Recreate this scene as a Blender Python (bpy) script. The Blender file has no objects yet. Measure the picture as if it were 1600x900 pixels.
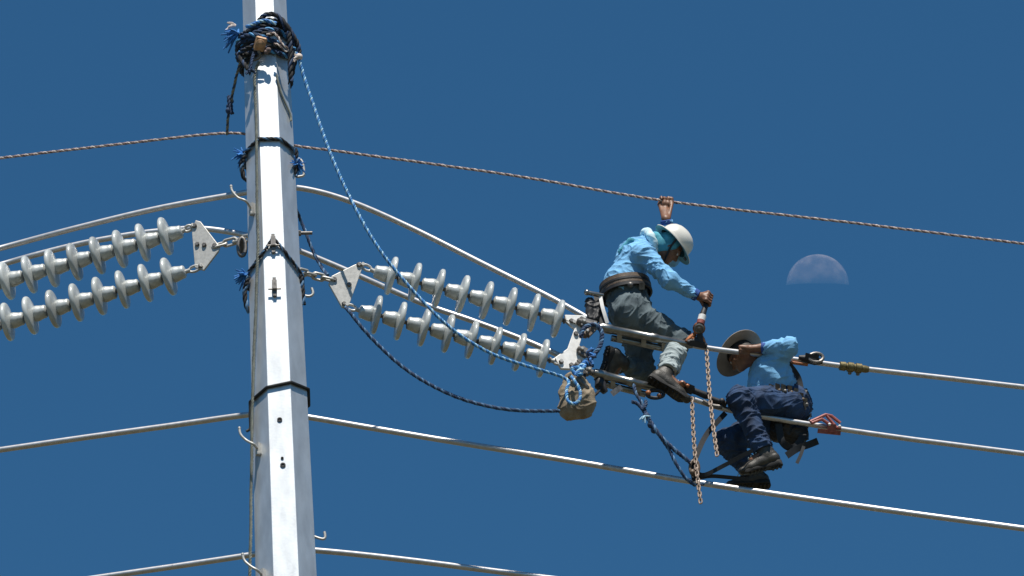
import bpy, bmesh, math, random
import numpy as np
from mathutils import Vector, Matrix, noise
R_ = math.radians
random.seed(7)
C = bpy.context.scene.collection
SC = bpy.context.scene

# ------------------------------------------------------------------ camera
F_PX = 10798.0                       # focal length in photo pixels: the moon is 98 px wide and 0.52 degrees
ELEV, ROLL, D0 = R_(30.0), R_(3.3), 49.0
CAM = Vector((0, 0, 1.6))
fwd = Vector((0, math.cos(ELEV), math.sin(ELEV)))
_r0, _u0 = Vector((1, 0, 0)), Vector((0, -math.sin(ELEV), math.cos(ELEV)))
rgt = _r0 * math.cos(ROLL) - _u0 * math.sin(ROLL)
up = _u0 * math.cos(ROLL) + _r0 * math.sin(ROLL)
cd = bpy.data.cameras.new('camera'); cam = bpy.data.objects.new('camera', cd); C.objects.link(cam)
M3 = Matrix((rgt, up, -fwd)).transposed()
cam.matrix_world = Matrix.Translation(CAM) @ M3.to_4x4()
cd.sensor_width = 36.0; cd.lens = 36.0 * F_PX / 1600.0
cd.clip_start = 1.0; cd.clip_end = 30000
SC.camera = cam

# ------------------------------------------------------------------ light
SUN = (up * math.cos(R_(4)) + fwd * math.sin(R_(4))).normalized()                      # the half moon says: sun 90 degrees from it, straight up in the picture
sun_el = math.asin(SUN.z); sun_az = math.atan2(SUN.x, SUN.y)
w = bpy.data.worlds.new('World'); SC.world = w; w.use_nodes = True
nt = w.node_tree; bg = nt.nodes['Background']
sky = nt.nodes.new('ShaderNodeTexSky'); sky.sky_type = 'NISHITA'; sky.sun_disc = False
sky.sun_elevation = sun_el; sky.sun_rotation = sun_az
sky.altitude = 300; sky.air_density = 1.0; sky.dust_density = 0.15; sky.ozone_density = 3.0
hs = nt.nodes.new('ShaderNodeHueSaturation'); hs.inputs['Saturation'].default_value = 1.08; hs.inputs['Hue'].default_value = 0.487
tint = nt.nodes.new('ShaderNodeMixRGB'); tint.blend_type = 'MULTIPLY'; tint.inputs['Fac'].default_value = 1.0
tint.inputs['Color2'].default_value = (0.62, 1.10, 1.40, 1)     # the deep blue of this dry high sky
nt.links.new(sky.outputs[0], hs.inputs['Color']); nt.links.new(hs.outputs[0], tint.inputs['Color1']); nt.links.new(tint.outputs[0], bg.inputs['Color'])
bg.inputs['Strength'].default_value = 0.0483
sl = bpy.data.lights.new('sun', 'SUN'); sl.energy = 5.0; sl.angle = R_(0.5); sl.color = (1.0, 0.95, 0.87)
so = bpy.data.objects.new('sun', sl); C.objects.link(so); so.location = (0, -20, 60)
so.rotation_euler = SUN.to_track_quat('Z', 'Y').to_euler()
SC.view_settings.view_transform = 'Standard'; SC.view_settings.look = 'None'
SC.view_settings.exposure = 0.3; SC.view_settings.gamma = 1.0; SC.view_settings.use_curve_mapping = False
SC.cycles.max_bounces = 6

# ------------------------------------------------------------------ the place: pole axis and the two planes the lines run in
def ray(px, py): return fwd * F_PX + rgt * (px - 800.0) + up * (450.0 - py)
POLE = CAM + ray(430, 450) * (D0 / F_PX)
PX, PY = POLE.x, POLE.y
AR, AL = R_(15), R_(14)              # both spans run away from the camera
NR = Vector((math.sin(AR), -math.cos(AR), 0)); NL = Vector((-math.sin(AL), -math.cos(AL), 0))
def hit(px, py, n, off):
    d = ray(px, py); p0 = POLE + n * off
    return CAM + d * ((p0 - CAM).dot(n) / d.dot(n))
def Rp(px, py, off=0.0): return hit(px, py, NR, off)
def Lp(px, py, off=0.0): return hit(px, py, NL, off)
def Q(px, py, dd=0.0):               # right span plane, moved dd metres towards the camera
    p = hit(px, py, NR, 0.0); d = ray(px, py).normalized()
    return p - d * dd
def iv(dx, dy, dd=0.0): return (rgt * dx - up * dy - fwd * dd)
def at_pole(px, py, dd=0.0):         # depth of the pole axis (plane facing the camera)
    n = Vector((0, -1, 0)); return hit(px, py, n, dd)

# ------------------------------------------------------------------ materials
def mat(name, base, rough=0.5, metal=0.0, var=0.15, scale=30.0, bump=0.0, bscale=200.0, spec=0.5, base2=None, detail=6.0, stretch=None, coat=0.0, sheen=0.0, rvar=0.0):
    m = bpy.data.materials.new(name); m.use_nodes = True
    n = m.node_tree.nodes; l = m.node_tree.links; p = n['Principled BSDF']
    p.inputs['Roughness'].default_value = rough; p.inputs['Metallic'].default_value = metal
    p.inputs['Specular IOR Level'].default_value = spec
    p.inputs['Coat Weight'].default_value = coat; p.inputs['Sheen Weight'].default_value = sheen
    tc = n.new('ShaderNodeTexCoord'); mp = n.new('ShaderNodeMapping'); l.new(tc.outputs['Object'], mp.inputs['Vector'])
    if stretch: mp.inputs['Scale'].default_value = stretch
    t = n.new('ShaderNodeTexNoise'); t.inputs['Scale'].default_value = scale; t.inputs['Detail'].default_value = detail
    l.new(mp.outputs[0], t.inputs['Vector'])
    r = n.new('ShaderNodeValToRGB'); r.color_ramp.elements[0].position = 0.3; r.color_ramp.elements[1].position = 0.7
    b = Vector(base)
    b2 = Vector(base2) if base2 else b * (1 + var)
    b1 = b if base2 else b * (1 - var)
    r.color_ramp.elements[0].color = (*b1, 1); r.color_ramp.elements[1].color = (*b2, 1)
    l.new(t.outputs['Fac'], r.inputs['Fac']); l.new(r.outputs[0], p.inputs['Base Color'])
    if rvar:
        mr = n.new('ShaderNodeMapRange'); mr.inputs['To Min'].default_value = rough - rvar; mr.inputs['To Max'].default_value = rough + rvar
        t3 = n.new('ShaderNodeTexNoise'); t3.inputs['Scale'].default_value = scale * 0.6; t3.inputs['Detail'].default_value = 4
        l.new(mp.outputs[0], t3.inputs['Vector']); l.new(t3.outputs['Fac'], mr.inputs['Value']); l.new(mr.outputs[0], p.inputs['Roughness'])
    if bump:
        t2 = n.new('ShaderNodeTexNoise'); t2.inputs['Scale'].default_value = bscale; t2.inputs['Detail'].default_value = 5
        l.new(tc.outputs['Object'], t2.inputs['Vector'])
        bp = n.new('ShaderNodeBump'); bp.inputs['Strength'].default_value = bump; bp.inputs['Distance'].default_value = 0.01
        l.new(t2.outputs['Fac'], bp.inputs['Height']); l.new(bp.outputs[0], p.inputs['Normal'])
    return m

M = {}
M['pole'] = mat('galvanised_pole', (0.60, 0.62, 0.63), 0.49, 0.75, 0.13, 14, 0.04, 60, stretch=(1, 1, 0.35), rvar=0.04)
M['galv'] = mat('galvanised_fitting', (0.44, 0.43, 0.40), 0.5, 0.35, 0.15, 40, 0.08, 150)
M['plate'] = mat('white_plate', (0.74, 0.73, 0.70), 0.55, 0.1, 0.12, 30, 0.08, 120)
M['galvdark'] = mat('weathered_fitting', (0.16, 0.15, 0.14), 0.5, 0.6, 0.4, 40, 0.1, 150)
M['alu'] = mat('aluminium_conductor', (0.515, 0.51, 0.515), 0.44, 0.8, 0.12, 25, 0.03, 300)
M['clamp'] = mat('aluminium_clamp', (0.24, 0.24, 0.23), 0.32, 0.9, 0.25, 20, 0.05, 150)
M['porc'] = mat('grey_porcelain', (0.46, 0.485, 0.475), 0.24, 0.0, 0.10, 14, 0.0, 100, coat=0.2)
_m = M['porc'].node_tree; _oi = _m.nodes.new('ShaderNodeObjectInfo'); _mr = _m.nodes.new('ShaderNodeMapRange'); _mr.inputs['To Min'].default_value = 0.80; _mr.inputs['To Max'].default_value = 1.12
_mx = _m.nodes.new('ShaderNodeVectorMath'); _mx.operation = 'SCALE'; _p = _m.nodes['Principled BSDF']; _src = _p.inputs['Base Color'].links[0].from_socket
_m.links.new(_oi.outputs['Random'], _mr.inputs['Value']); _m.links.new(_src, _mx.inputs[0]); _m.links.new(_mr.outputs[0], _mx.inputs['Scale']); _m.links.new(_mx.outputs[0], _p.inputs['Base Color'])
M['cap'] = mat('insulator_cap', (0.47, 0.49, 0.48), 0.36, 0.2, 0.15, 40, 0.06, 120)
M['dark'] = mat('black_rubber', (0.014, 0.014, 0.016), 0.6, 0, 0.4, 40, 0.1, 200)
M['strap'] = mat('dark_strap', (0.008, 0.010, 0.013), 0.7, 0, 0.4, 60, 0.1, 300)
M['rb1'] = mat('blue_rope_strand', (0.055, 0.24, 0.48), 0.7, 0, 0.35, 40, 0.2, 500)
M['rb2'] = mat('pale_rope_strand', (0.34, 0.54, 0.67), 0.7, 0, 0.25, 60, 0.2, 500)
M['rn1'] = mat('navy_rope_strand', (0.014, 0.038, 0.095), 0.75, 0, 0.5, 40, 0.2, 500)
M['rn2'] = mat('navy_rope_fleck', (0.075, 0.17, 0.30), 0.75, 0, 0.4, 40, 0.2, 500)
M['rk'] = mat('black_rope_strand', (0.012, 0.013, 0.016), 0.8, 0, 0.5, 40, 0.2, 500)
M['tassel'] = mat('frayed_blue_fibre', (0.03, 0.17, 0.46), 0.7, 0, 0.4, 30)
M['rp1'] = mat('pink_rope_strand', (0.36, 0.26, 0.24), 0.8, 0, 0.3, 60, 0.2, 500)
M['rp2'] = mat('brown_rope_strand', (0.17, 0.12, 0.11), 0.8, 0, 0.4, 60, 0.2, 500)
M['rp3'] = mat('pale_rope_strand_tan', (0.60, 0.52, 0.47), 0.8, 0, 0.3, 60, 0.2, 500)
M['cable'] = mat('grey_green_cable', (0.17, 0.18, 0.15), 0.7, 0, 0.35, 30, 0.2, 300)
M['tanmetal'] = mat('tan_block', (0.40, 0.23, 0.12), 0.55, 0.1, 0.35, 40, 0.1, 200)
M['chain'] = mat('pale_chain', (0.30, 0.225, 0.175), 0.6, 0.1, 0.45, 60)
M['orange'] = mat('orange_paint', (0.05, 0.025, 0.015), 0.45, 0.1, 0.4, 22, 0.15, 90, base2=(0.52, 0.17, 0.05))
M['red'] = mat('faded_red_paint', (0.27, 0.075, 0.06), 0.55, 0.1, 0.35, 40, 0.08, 150)
M['white'] = mat('white_sticker', (0.75, 0.73, 0.70), 0.5, 0, 0.1, 40)
M['brass'] = mat('brass_grip', (0.17, 0.135, 0.06), 0.45, 0.6, 0.4, 60, 0.1, 150)
M['sack'] = mat('tan_canvas', (0.15, 0.115, 0.075), 0.9, 0, 0.5, 11, 0.5, 260, base2=(0.38, 0.31, 0.22))
M['skin'] = mat('tanned_skin', (0.175, 0.08, 0.043), 0.5, 0, 0.25, 30, 0.06, 200)
M['shirt'] = mat('light_blue_cotton', (0.175, 0.42, 0.68), 0.85, 0, 0.13, 10, 0.3, 420)
M['cuff'] = mat('royal_blue_cuff', (0.02, 0.07, 0.27), 0.8, 0, 0.2, 30)
M['cloth'] = mat('turquoise_cloth', (0.02, 0.17, 0.235), 0.8, 0, 0.3, 18, 0.15, 400, base2=(0.10, 0.43, 0.55))
M['clothpale'] = mat('pale_turquoise_cloth', (0.40, 0.66, 0.74), 0.8, 0, 0.3, 30, 0.15, 400, base2=(0.70, 0.82, 0.86))
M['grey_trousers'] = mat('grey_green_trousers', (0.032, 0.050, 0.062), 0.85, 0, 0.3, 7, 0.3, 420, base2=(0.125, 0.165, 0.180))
M['jeans'] = mat('navy_jeans', (0.004, 0.012, 0.034), 0.85, 0, 0.35, 9, 0.25, 420, base2=(0.020, 0.060, 0.150))
M['hem'] = mat('sunlit_trouser_hem', (0.33, 0.385, 0.39), 0.85, 0, 0.12, 14, 0.2, 420)  # sunlight on the calf painted in as a paler trouser colour
M['leather'] = mat('brown_leather', (0.055, 0.036, 0.024), 0.55, 0, 0.5, 26, 0.2, 150, base2=(0.16, 0.11, 0.07))
M['boot'] = mat('dusty_boot', (0.012, 0.011, 0.009), 0.5, 0, 0.5, 20, 0.25, 150, base2=(0.055, 0.048, 0.036))
M['sole'] = mat('black_sole', (0.012, 0.011, 0.010), 0.75, 0, 0.4, 30, 0.2, 150)
M['helmet'] = mat('cream_helmet', (0.64, 0.62, 0.56), 0.36, 0, 0.07, 12)
M['helmet_in'] = mat('teal_helmet_lining', (0.10, 0.26, 0.28), 0.6, 0, 0.2, 20)
M['hat'] = mat('tan_felt', (0.24, 0.205, 0.165), 0.9, 0, 0.15, 20, 0.2, 300)
M['hair'] = mat('black_hair', (0.010, 0.008, 0.007), 0.6, 0, 0.3, 60, 0.4, 200)
M['eye'] = mat('eyeball', (0.45, 0.43, 0.40), 0.2, 0, 0.1, 40)
M['ground'] = mat('dry_grass_ground', (0.05, 0.055, 0.025), 0.95, 0, 0.4, 0.6, 0.3, 6, base2=(0.11, 0.085, 0.05))

# ------------------------------------------------------------------ mesh building
class MB:
    def __init__(s): s.v = []; s.f = []; s.m = []
    def add(s, v, f, mi=0):
        o = len(s.v); s.v += [tuple(p) for p in v]; s.f += [tuple(i + o for i in q) for q in f]; s.m += [mi] * len(f); return s
    # --- shapes
    def tube(s, pts, r, seg=12, mi=0, caps=True):
        pts = [Vector(p) for p in pts]; n = len(pts)
        rr = list(r) if hasattr(r, '__len__') else [r] * n
        V, Fc = [], []
        t0 = (pts[1] - pts[0]).normalized(); a = t0.orthogonal().normalized()
        for i, p in enumerate(pts):
            t = (pts[min(i + 1, n - 1)] - pts[max(i - 1, 0)])
            t = t.normalized() if t.length > 1e-9 else t0
            a = (a - t * a.dot(t)); a = a.normalized() if a.length > 1e-6 else t.orthogonal().normalized()
            b = t.cross(a)
            for k in range(seg):
                an = 2 * math.pi * k / seg
                V.append(p + (a * math.cos(an) + b * math.sin(an)) * rr[i])
        for i in range(n - 1):
            for k in range(seg):
                k2 = (k + 1) % seg
                Fc.append((i * seg + k, i * seg + k2, (i + 1) * seg + k2, (i + 1) * seg + k))
        if caps:
            Fc.append(tuple(range(seg - 1, -1, -1))); Fc.append(tuple((n - 1) * seg + k for k in range(seg)))
        return s.add(V, Fc, mi)
    def closed_tube(s, pts, r, seg=8, mi=0):
        pts = [Vector(p) for p in pts]; n = len(pts); V, Fc = [], []
        nrm = Vector((0, 0, 0)); c = sum(pts, Vector()) / n
        for i in range(n): nrm += (pts[i] - c).cross(pts[(i + 1) % n] - c)
        nrm.normalize()
        for i, p in enumerate(pts):
            t = (pts[(i + 1) % n] - pts[i - 1]).normalized()
            a = (nrm - t * nrm.dot(t)).normalized(); b = t.cross(a)
            for k in range(seg):
                an = 2 * math.pi * k / seg; V.append(p + (a * math.cos(an) + b * math.sin(an)) * r)
        for i in range(n):
            j = (i + 1) % n
            for k in range(seg):
                k2 = (k + 1) % seg; Fc.append((i * seg + k, i * seg + k2, j * seg + k2, j * seg + k))
        return s.add(V, Fc, mi)
    def lathe(s, o, ax, prof, seg=32, mi=0):      # prof: (radius, distance along axis)
        ax = Vector(ax).normalized(); a = ax.orthogonal().normalized(); b = ax.cross(a); o = Vector(o)
        V, Fc = [], []
        for (r, z) in prof:
            for k in range(seg):
                an = 2 * math.pi * k / seg; V.append(o + ax * z + (a * math.cos(an) + b * math.sin(an)) * r)
        for i in range(len(prof) - 1):
            for k in range(seg):
                k2 = (k + 1) % seg; Fc.append((i * seg + k, i * seg + k2, (i + 1) * seg + k2, (i + 1) * seg + k))
        Fc.append(tuple(range(seg - 1, -1, -1))); Fc.append(tuple((len(prof) - 1) * seg + k for k in range(seg)))
        return s.add(V, Fc, mi)
    def plate(s, pts, n, th, mi=0):
        n = Vector(n).normalized() * (th / 2); k = len(pts)
        V = [Vector(p) + n for p in pts] + [Vector(p) - n for p in pts]
        Fc = [tuple(range(k)), tuple(range(2 * k - 1, k - 1, -1))] + [(i, i + k, (i + 1) % k + k, (i + 1) % k) for i in range(k)]
        return s.add(V, Fc, mi)
    def box(s, c, ax, ay, az, dx, dy, dz, mi=0):   # axes unit vectors, half sizes
        c = Vector(c); V = []
        for i in (-1, 1):
            for j in (-1, 1):
                for k in (-1, 1): V.append(c + ax * (dx * i) + ay * (dy * j) + az * (dz * k))
        Fc = [(0, 1, 3, 2), (4, 6, 7, 5), (0, 4, 5, 1), (2, 3, 7, 6), (0, 2, 6, 4), (1, 5, 7, 3)]
        return s.add(V, Fc, mi)
    def ball(s, c, r, mi=0, seg=12, ax=None):
        ax = ax or Vector((0, 0, 1))
        prof = [(r * math.sin(math.pi * i / 8), -r * math.cos(math.pi * i / 8)) for i in range(9)]
        prof[0] = (r * 0.05, -r); prof[-1] = (r * 0.05, r)
        return s.lathe(c, ax, prof, seg, mi)
    def ring(s, c, ax, u, ru, rv, hgt, th, mi=0, seg=40, wob=0.0):   # belt round a body
        ax = Vector(ax).normalized(); u = (u - ax * u.dot(ax)).normalized(); v = ax.cross(u); V, Fc = [], []
        for k in range(seg):
            an = 2 * math.pi * k / seg; d = u * math.cos(an) * ru + v * math.sin(an) * rv; dn = d.normalized()
            zz = ax * (wob * math.sin(2 * an + 1))
            V += [c + d + ax * hgt / 2 + zz, c + d + dn * th + ax * hgt * 0.42 + zz, c + d + dn * th - ax * hgt * 0.42 + zz, c + d - ax * hgt / 2 + zz]
        for k in range(seg):
            j = (k + 1) % seg
            for e in range(4): Fc.append((k * 4 + e, k * 4 + (e + 1) % 4, j * 4 + (e + 1) % 4, j * 4 + e))
        return s.add(V, Fc, mi)
    def rope(s, pts, rad, pitch, cols=(0, 0, 1), seg=6, closed=False):
        P = resample(pts, pitch / 9.0); n = len(P); ns = len(cols)
        t = (P[1] - P[0]).normalized(); a = t.orthogonal().normalized(); fr = []; dist = 0; ds = []
        for i in range(n):
            t = (P[min(i + 1, n - 1)] - P[max(i - 1, 0)]).normalized()
            a = (a - t * a.dot(t)).normalized(); fr.append((a.copy(), t.cross(a)))
            if i: dist += (P[i] - P[i - 1]).length
            ds.append(dist)
        for k, mi in enumerate(cols):
            q = []
            for i in range(n):
                an = 2 * math.pi * (ds[i] / pitch + k / ns) + 1.1 * math.sin(ds[i] * 6.1 + 1) + 0.8 * math.sin(ds[i] * 14.7); wb = 0.5 + 0.08 * math.sin(ds[i] * 23 + k * 2); q.append(P[i] + (fr[i][0] * math.cos(an) + fr[i][1] * math.sin(an)) * rad * wb + fr[i][0] * (rad * .12 * math.sin(ds[i] * 11.3)))
            s.tube(q, rad * 0.56, seg, mi)
        return s
    def fray(s, c, d, n, ln, r, spread, mi=0):
        d = Vector(d).normalized()
        for i in range(n):
            e = (d + Vector((random.gauss(0, 1), random.gauss(0, 1), random.gauss(0, 1))) * spread).normalized()
            L = ln * random.uniform(0.55, 1.1); g = Vector((0, 0, -1)) * L * random.uniform(0, 0.5)
            s.tube([c, c + e * L * 0.5 + g * 0.2, c + e * L + g], [r, r * 0.9, r * 0.5], 6, mi)
        return s
    def build(s, name, mats, parent=None, sharp=40, smooth=True):
        me = bpy.data.meshes.new(name); V = np.array(s.v, dtype=np.float64)
        if parent is None:
            o_ = V.mean(axis=0)
        else: o_ = np.array(ORG[parent.name])
        me.from_pydata([tuple(p) for p in (V - o_)], [], s.f); me.update()
        mats = mats if isinstance(mats, (list, tuple)) else [mats]
        for m in mats: me.materials.append(m)
        if len(mats) > 1: me.polygons.foreach_set('material_index', s.m)
        me.polygons.foreach_set('use_smooth', [smooth] * len(s.f))
        bm = bmesh.new(); bm.from_mesh(me); bmesh.ops.recalc_face_normals(bm, faces=bm.faces); bm.to_mesh(me); bm.free()
        if smooth and sharp: me.set_sharp_from_angle(angle=R_(sharp))
        return link(name, me, parent, o_)
ORG = {}
def link(name, me, parent, o_):
    o = bpy.data.objects.new(name, me); C.objects.link(o)
    if parent is None: o.location = o_
    else: o.parent = parent
    ORG[o.name] = tuple(o_); return o
def tag(o, label, cat=None, group=None, kind=None):
    if label: o['label'] = label
    if cat: o['category'] = cat
    if group: o['group'] = group
    if kind: o['kind'] = kind
    return o
def thing(name, loc, label, cat, group=None):
    o = bpy.data.objects.new(name, None); C.objects.link(o); o.location = loc; o.empty_display_size = 0.1
    ORG[o.name] = tuple(loc); return tag(o, label, cat, group)
def resample(pts, step):
    pts = [Vector(p) for p in pts]; d = [0.0]
    for i in range(1, len(pts)): d.append(d[-1] + (pts[i] - pts[i - 1]).length)
    n = max(2, int(d[-1] / step)); out = []; j = 0
    for k in range(n + 1):
        x = d[-1] * k / n
        while j < len(d) - 2 and d[j + 1] < x: j += 1
        q = (x - d[j]) / max(1e-9, d[j + 1] - d[j]); out.append(pts[j].lerp(pts[j + 1], q))
    return out
def spline(pts, per=10, closed=False):
    pts = [Vector(p) for p in pts]; n = len(pts); out = []
    rng = range(n if closed else n - 1)
    for i in rng:
        if closed: p0, p1, p2, p3 = pts[i - 1], pts[i], pts[(i + 1) % n], pts[(i + 2) % n]
        else: p0, p1, p2, p3 = pts[max(i - 1, 0)], pts[i], pts[i + 1], pts[min(i + 2, n - 1)]
        for k in range(per):
            t = k / per
            out.append(0.5 * ((2 * p1) + (p2 - p0) * t + (2 * p0 - 5 * p1 + 4 * p2 - p3) * t * t + (3 * p1 - p0 - 3 * p2 + p3) * t ** 3))
    if not closed: out.append(pts[-1])
    return out

# ------------------------------------------------------------------ soft bodies: smooth union field turned into one surface
class Field:
    def __init__(s, h=0.006): s.h = h; s.prims = []; s.fold = None; s.cuts = []
    def cone(s, a, b, ra, rb, k=0.03, flat=None, fold=None, clip=None):
        s.prims.append(('c', np.array(a), np.array(b), ra, rb, k, flat, fold, clip)); return s
    def ell(s, c, ax, r, k=0.02):
        s.prims.append(('e', np.array(c), [np.array(x) for x in ax], np.array(r), None, k, None, None, None)); return s
    def chain(s, pts, rs, k=0.004):
        for i in range(len(pts) - 1): s.cone(pts[i], pts[i + 1], rs[i], rs[i + 1], k)
        return s
    def ball_cut(s, c, r): s.cuts.append((np.array(c), r)); return s
    def bbox(s, p):
        m = p[5] + 0.03
        if p[0] == 'c':
            a, b = p[1], p[2]; r = max(p[3], p[4]) * (1.6 if p[6] else 1.0)
            return np.minimum(a, b) - r - m, np.maximum(a, b) + r + m
        r = max(p[3]); return p[1] - r - m, p[1] + r + m
    def mesh(s, name, mats, parent, smooth_it=1, crumple=None):
        h = s.h
        bb = [s.bbox(p) for p in s.prims]
        lo = np.min([b[0] for b in bb], axis=0); hi = np.max([b[1] for b in bb], axis=0)
        n = np.ceil((hi - lo) / h).astype(int) + 2
        D = np.full(tuple(n), 0.08, dtype=np.float32)
        for p, (l, u) in zip(s.prims, bb):
            i0 = np.maximum(((l - lo) / h).astype(int), 0); i1 = np.minimum(np.ceil((u - lo) / h).astype(int) + 1, n)
            sl_ = tuple(slice(int(x), int(y)) for x, y in zip(i0, i1))
            X = [(lo[d] + h * np.arange(i0[d], i1[d])).astype(np.float32) for d in range(3)]
            X = np.stack(np.meshgrid(*X, indexing='ij'), axis=-1)
            if p[0] == 'c':
                a, b, ra, rb = p[1].astype(np.float32), p[2].astype(np.float32), p[3], p[4]
                ba = b - a; L2 = float(ba @ ba) + 1e-9; v = X - a
                t = np.clip(v @ ba / L2, 0, 1); q = v - t[..., None] * ba
                if p[6]:
                    nn, sc = np.array(p[6][0], dtype=np.float32), p[6][1]
                    q = q + (q @ nn)[..., None] * nn * (1 / sc - 1)
                d = np.sqrt((q * q).sum(-1)) - (ra + t * (rb - ra))
                if p[6]: d *= min(1, p[6][1])
                if p[7]:
                    am, fr, ph = p[7]; L = math.sqrt(L2); e1 = np.cross(ba / L, (0.3, 0.5, 0.8)); e1 /= np.linalg.norm(e1); e2 = np.cross(ba / L, e1)
                    g1, g2 = v @ e1.astype(np.float32), v @ e2.astype(np.float32)
                    tl = t * L
                    md = 0.55 + 0.45 * np.sin(15 * tl + 19 * g2 + ph * 2.3)
                    wv = np.sin(fr * tl + ph + 15 * g1 + 2.4 * np.sin(19 * g2 + ph * 2) + 2.0 * np.sin(fr * 0.31 * tl + 11 * g1 + ph))
                    wv2 = np.sin(fr * 0.8 * tl - 34 * g2 + ph * 3 + 2.0 * np.sin(21 * g1 + ph))
                    wv = 1 - (1 - np.abs(wv)) * md * 1.2
                    d = d - am * ((1 - np.abs(wv)) * 1.6 - 0.5 + 0.35 * wv2)
                if p[8]:
                    for (cp, cn) in p[8]: d = np.maximum(d, (X - np.array(cp, dtype=np.float32)) @ np.array(cn, dtype=np.float32))
            else:
                v = X - p[1].astype(np.float32); c = [(v @ ax.astype(np.float32)) / r for ax, r in zip(p[2], p[3])]
                k0 = np.sqrt(sum(x * x for x in c)); k1 = np.sqrt(sum((x / r) ** 2 for x, r in zip(c, p[3]))) + 1e-6
                d = k0 * (k0 - 1) / k1
            k = p[5]; A = D[sl_]; hh = np.maximum(k - np.abs(A - d), 0) / k
            D[sl_] = np.minimum(A, d) - hh * hh * k * 0.25
        for (c, r) in s.cuts:
            i0 = np.maximum(((c - r - .03 - lo) / h).astype(int), 0); i1 = np.minimum(np.ceil((c + r + .03 - lo) / h).astype(int) + 1, n)
            sl_ = tuple(slice(int(x), int(y)) for x, y in zip(i0, i1))
            X = np.stack(np.meshgrid(*[lo[d] + h * np.arange(i0[d], i1[d]) for d in range(3)], indexing='ij'), axis=-1) - c
            D[sl_] = np.maximum(D[sl_], r - np.sqrt((X * X).sum(-1)))
        S = D < 0
        cnt = sum(S[i:S.shape[0] - 1 + i, j:S.shape[1] - 1 + j, k:S.shape[2] - 1 + k].astype(np.int8) for i in (0, 1) for j in (0, 1) for k in (0, 1))
        idx = np.argwhere((cnt > 0) & (cnt < 8)); N = len(idx)
        cid = np.full(cnt.shape, -1, dtype=np.int64); cid[tuple(idx.T)] = np.arange(N)
        acc = np.zeros((N, 3)); num = np.zeros(N)
        co = [(i, j, k) for i in (0, 1) for j in (0, 1) for k in (0, 1)]
        val = {c: D[idx[:, 0] + c[0], idx[:, 1] + c[1], idx[:, 2] + c[2]].astype(np.float64) for c in co}
        for c in co:
            for ax in range(3):
                if c[ax] == 0:
                    c2 = tuple(1 if q == ax else c[q] for q in range(3)); v0, v1 = val[c], val[c2]
                    m = (v0 < 0) != (v1 < 0); t = np.where(m, v0 / np.where(m, v0 - v1, 1), 0)
                    pnt = np.tile(np.array(c, dtype=float), (N, 1)); pnt[:, ax] = t
                    acc[m] += pnt[m]; num[m] += 1
        V = lo + h * (idx + acc / num[:, None])
        faces = []
        for ax in range(3):
            sa = [slice(None)] * 3; sb = [slice(None)] * 3; sa[ax] = slice(0, -1); sb[ax] = slice(1, None)
            A, B = S[tuple(sa)], S[tuple(sb)]; e = np.argwhere(A != B); o1, o2 = [(1, 2), (2, 0), (0, 1)][ax]
            e = e[(e[:, o1] > 0) & (e[:, o2] > 0) & (e[:, o1] < cid.shape[o1]) & (e[:, o2] < cid.shape[o2])]
            ins = A[tuple(e.T)]
            def g(d1, d2):
                q = e.copy(); q[:, o1] -= d1; q[:, o2] -= d2; return cid[tuple(q.T)]
            qd = np.stack([g(1, 1), g(0, 1), g(0, 0), g(1, 0)], axis=1)
            qd[~ins] = qd[~ins][:, ::-1]; faces.append(qd)
        Fq = np.concatenate(faces); Fq = Fq[(Fq >= 0).all(axis=1)]
        for _ in range(smooth_it):
            a2 = np.zeros_like(V); nn = np.zeros(N)
            for i in range(4):
                j = (i + 1) % 4
                np.add.at(a2, Fq[:, i], V[Fq[:, j]]); np.add.at(nn, Fq[:, i], 1)
                np.add.at(a2, Fq[:, j], V[Fq[:, i]]); np.add.at(nn, Fq[:, j], 1)
            V = V * 0.5 + 0.5 * a2 / np.maximum(nn, 1)[:, None]
        if crumple:
            am, sc, seed, caxis = crumple; ca = np.array(caxis); VS = V + (V @ ca)[:, None] * ca * 1.1
            t0 = V[Fq[:, 2]] - V[Fq[:, 0]]; t1 = V[Fq[:, 3]] - V[Fq[:, 1]]; fn = np.cross(t0, t1); VN = np.zeros_like(V)
            for i in range(4): np.add.at(VN, Fq[:, i], fn)
            VN /= np.linalg.norm(VN, axis=1)[:, None] + 1e-12
            dv = np.zeros(N); of = Vector((seed * 3.1, seed * 1.7, seed * 2.3))
            for i in range(N):
                p = Vector(VS[i]) * sc + of; wq = noise.noise_vector(p * 0.6) * 0.9; p = p + wq
                a0 = 1 - abs(noise.noise(p)) * 2.4; a1 = 1 - abs(noise.noise(p * 2.1 + of)) * 2.2
                dv[i] = max(a0, -.4) ** 3 * (1 if a0 > 0 else 1) * .8 + max(a1, -.3) ** 3 * .35 - .3
            V = V + VN * (dv * am)[:, None]
        o_ = np.array(ORG[parent.name]) if parent is not None else V.mean(axis=0)
        me = bpy.data.meshes.new(name); me.vertices.add(N); me.vertices.foreach_set('co', (V - o_).astype(np.float32).ravel())
        me.loops.add(len(Fq) * 4); me.loops.foreach_set('vertex_index', Fq.astype(np.int32).ravel())
        me.polygons.add(len(Fq)); me.polygons.foreach_set('loop_start', np.arange(0, len(Fq) * 4, 4, dtype=np.int32))
        me.update(calc_edges=True); me.polygons.foreach_set('use_smooth', [True] * len(Fq))
        for m in (mats if isinstance(mats, (list, tuple)) else [mats]): me.materials.append(m)
        me.validate()
        return link(name, me, parent, o_)

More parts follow.
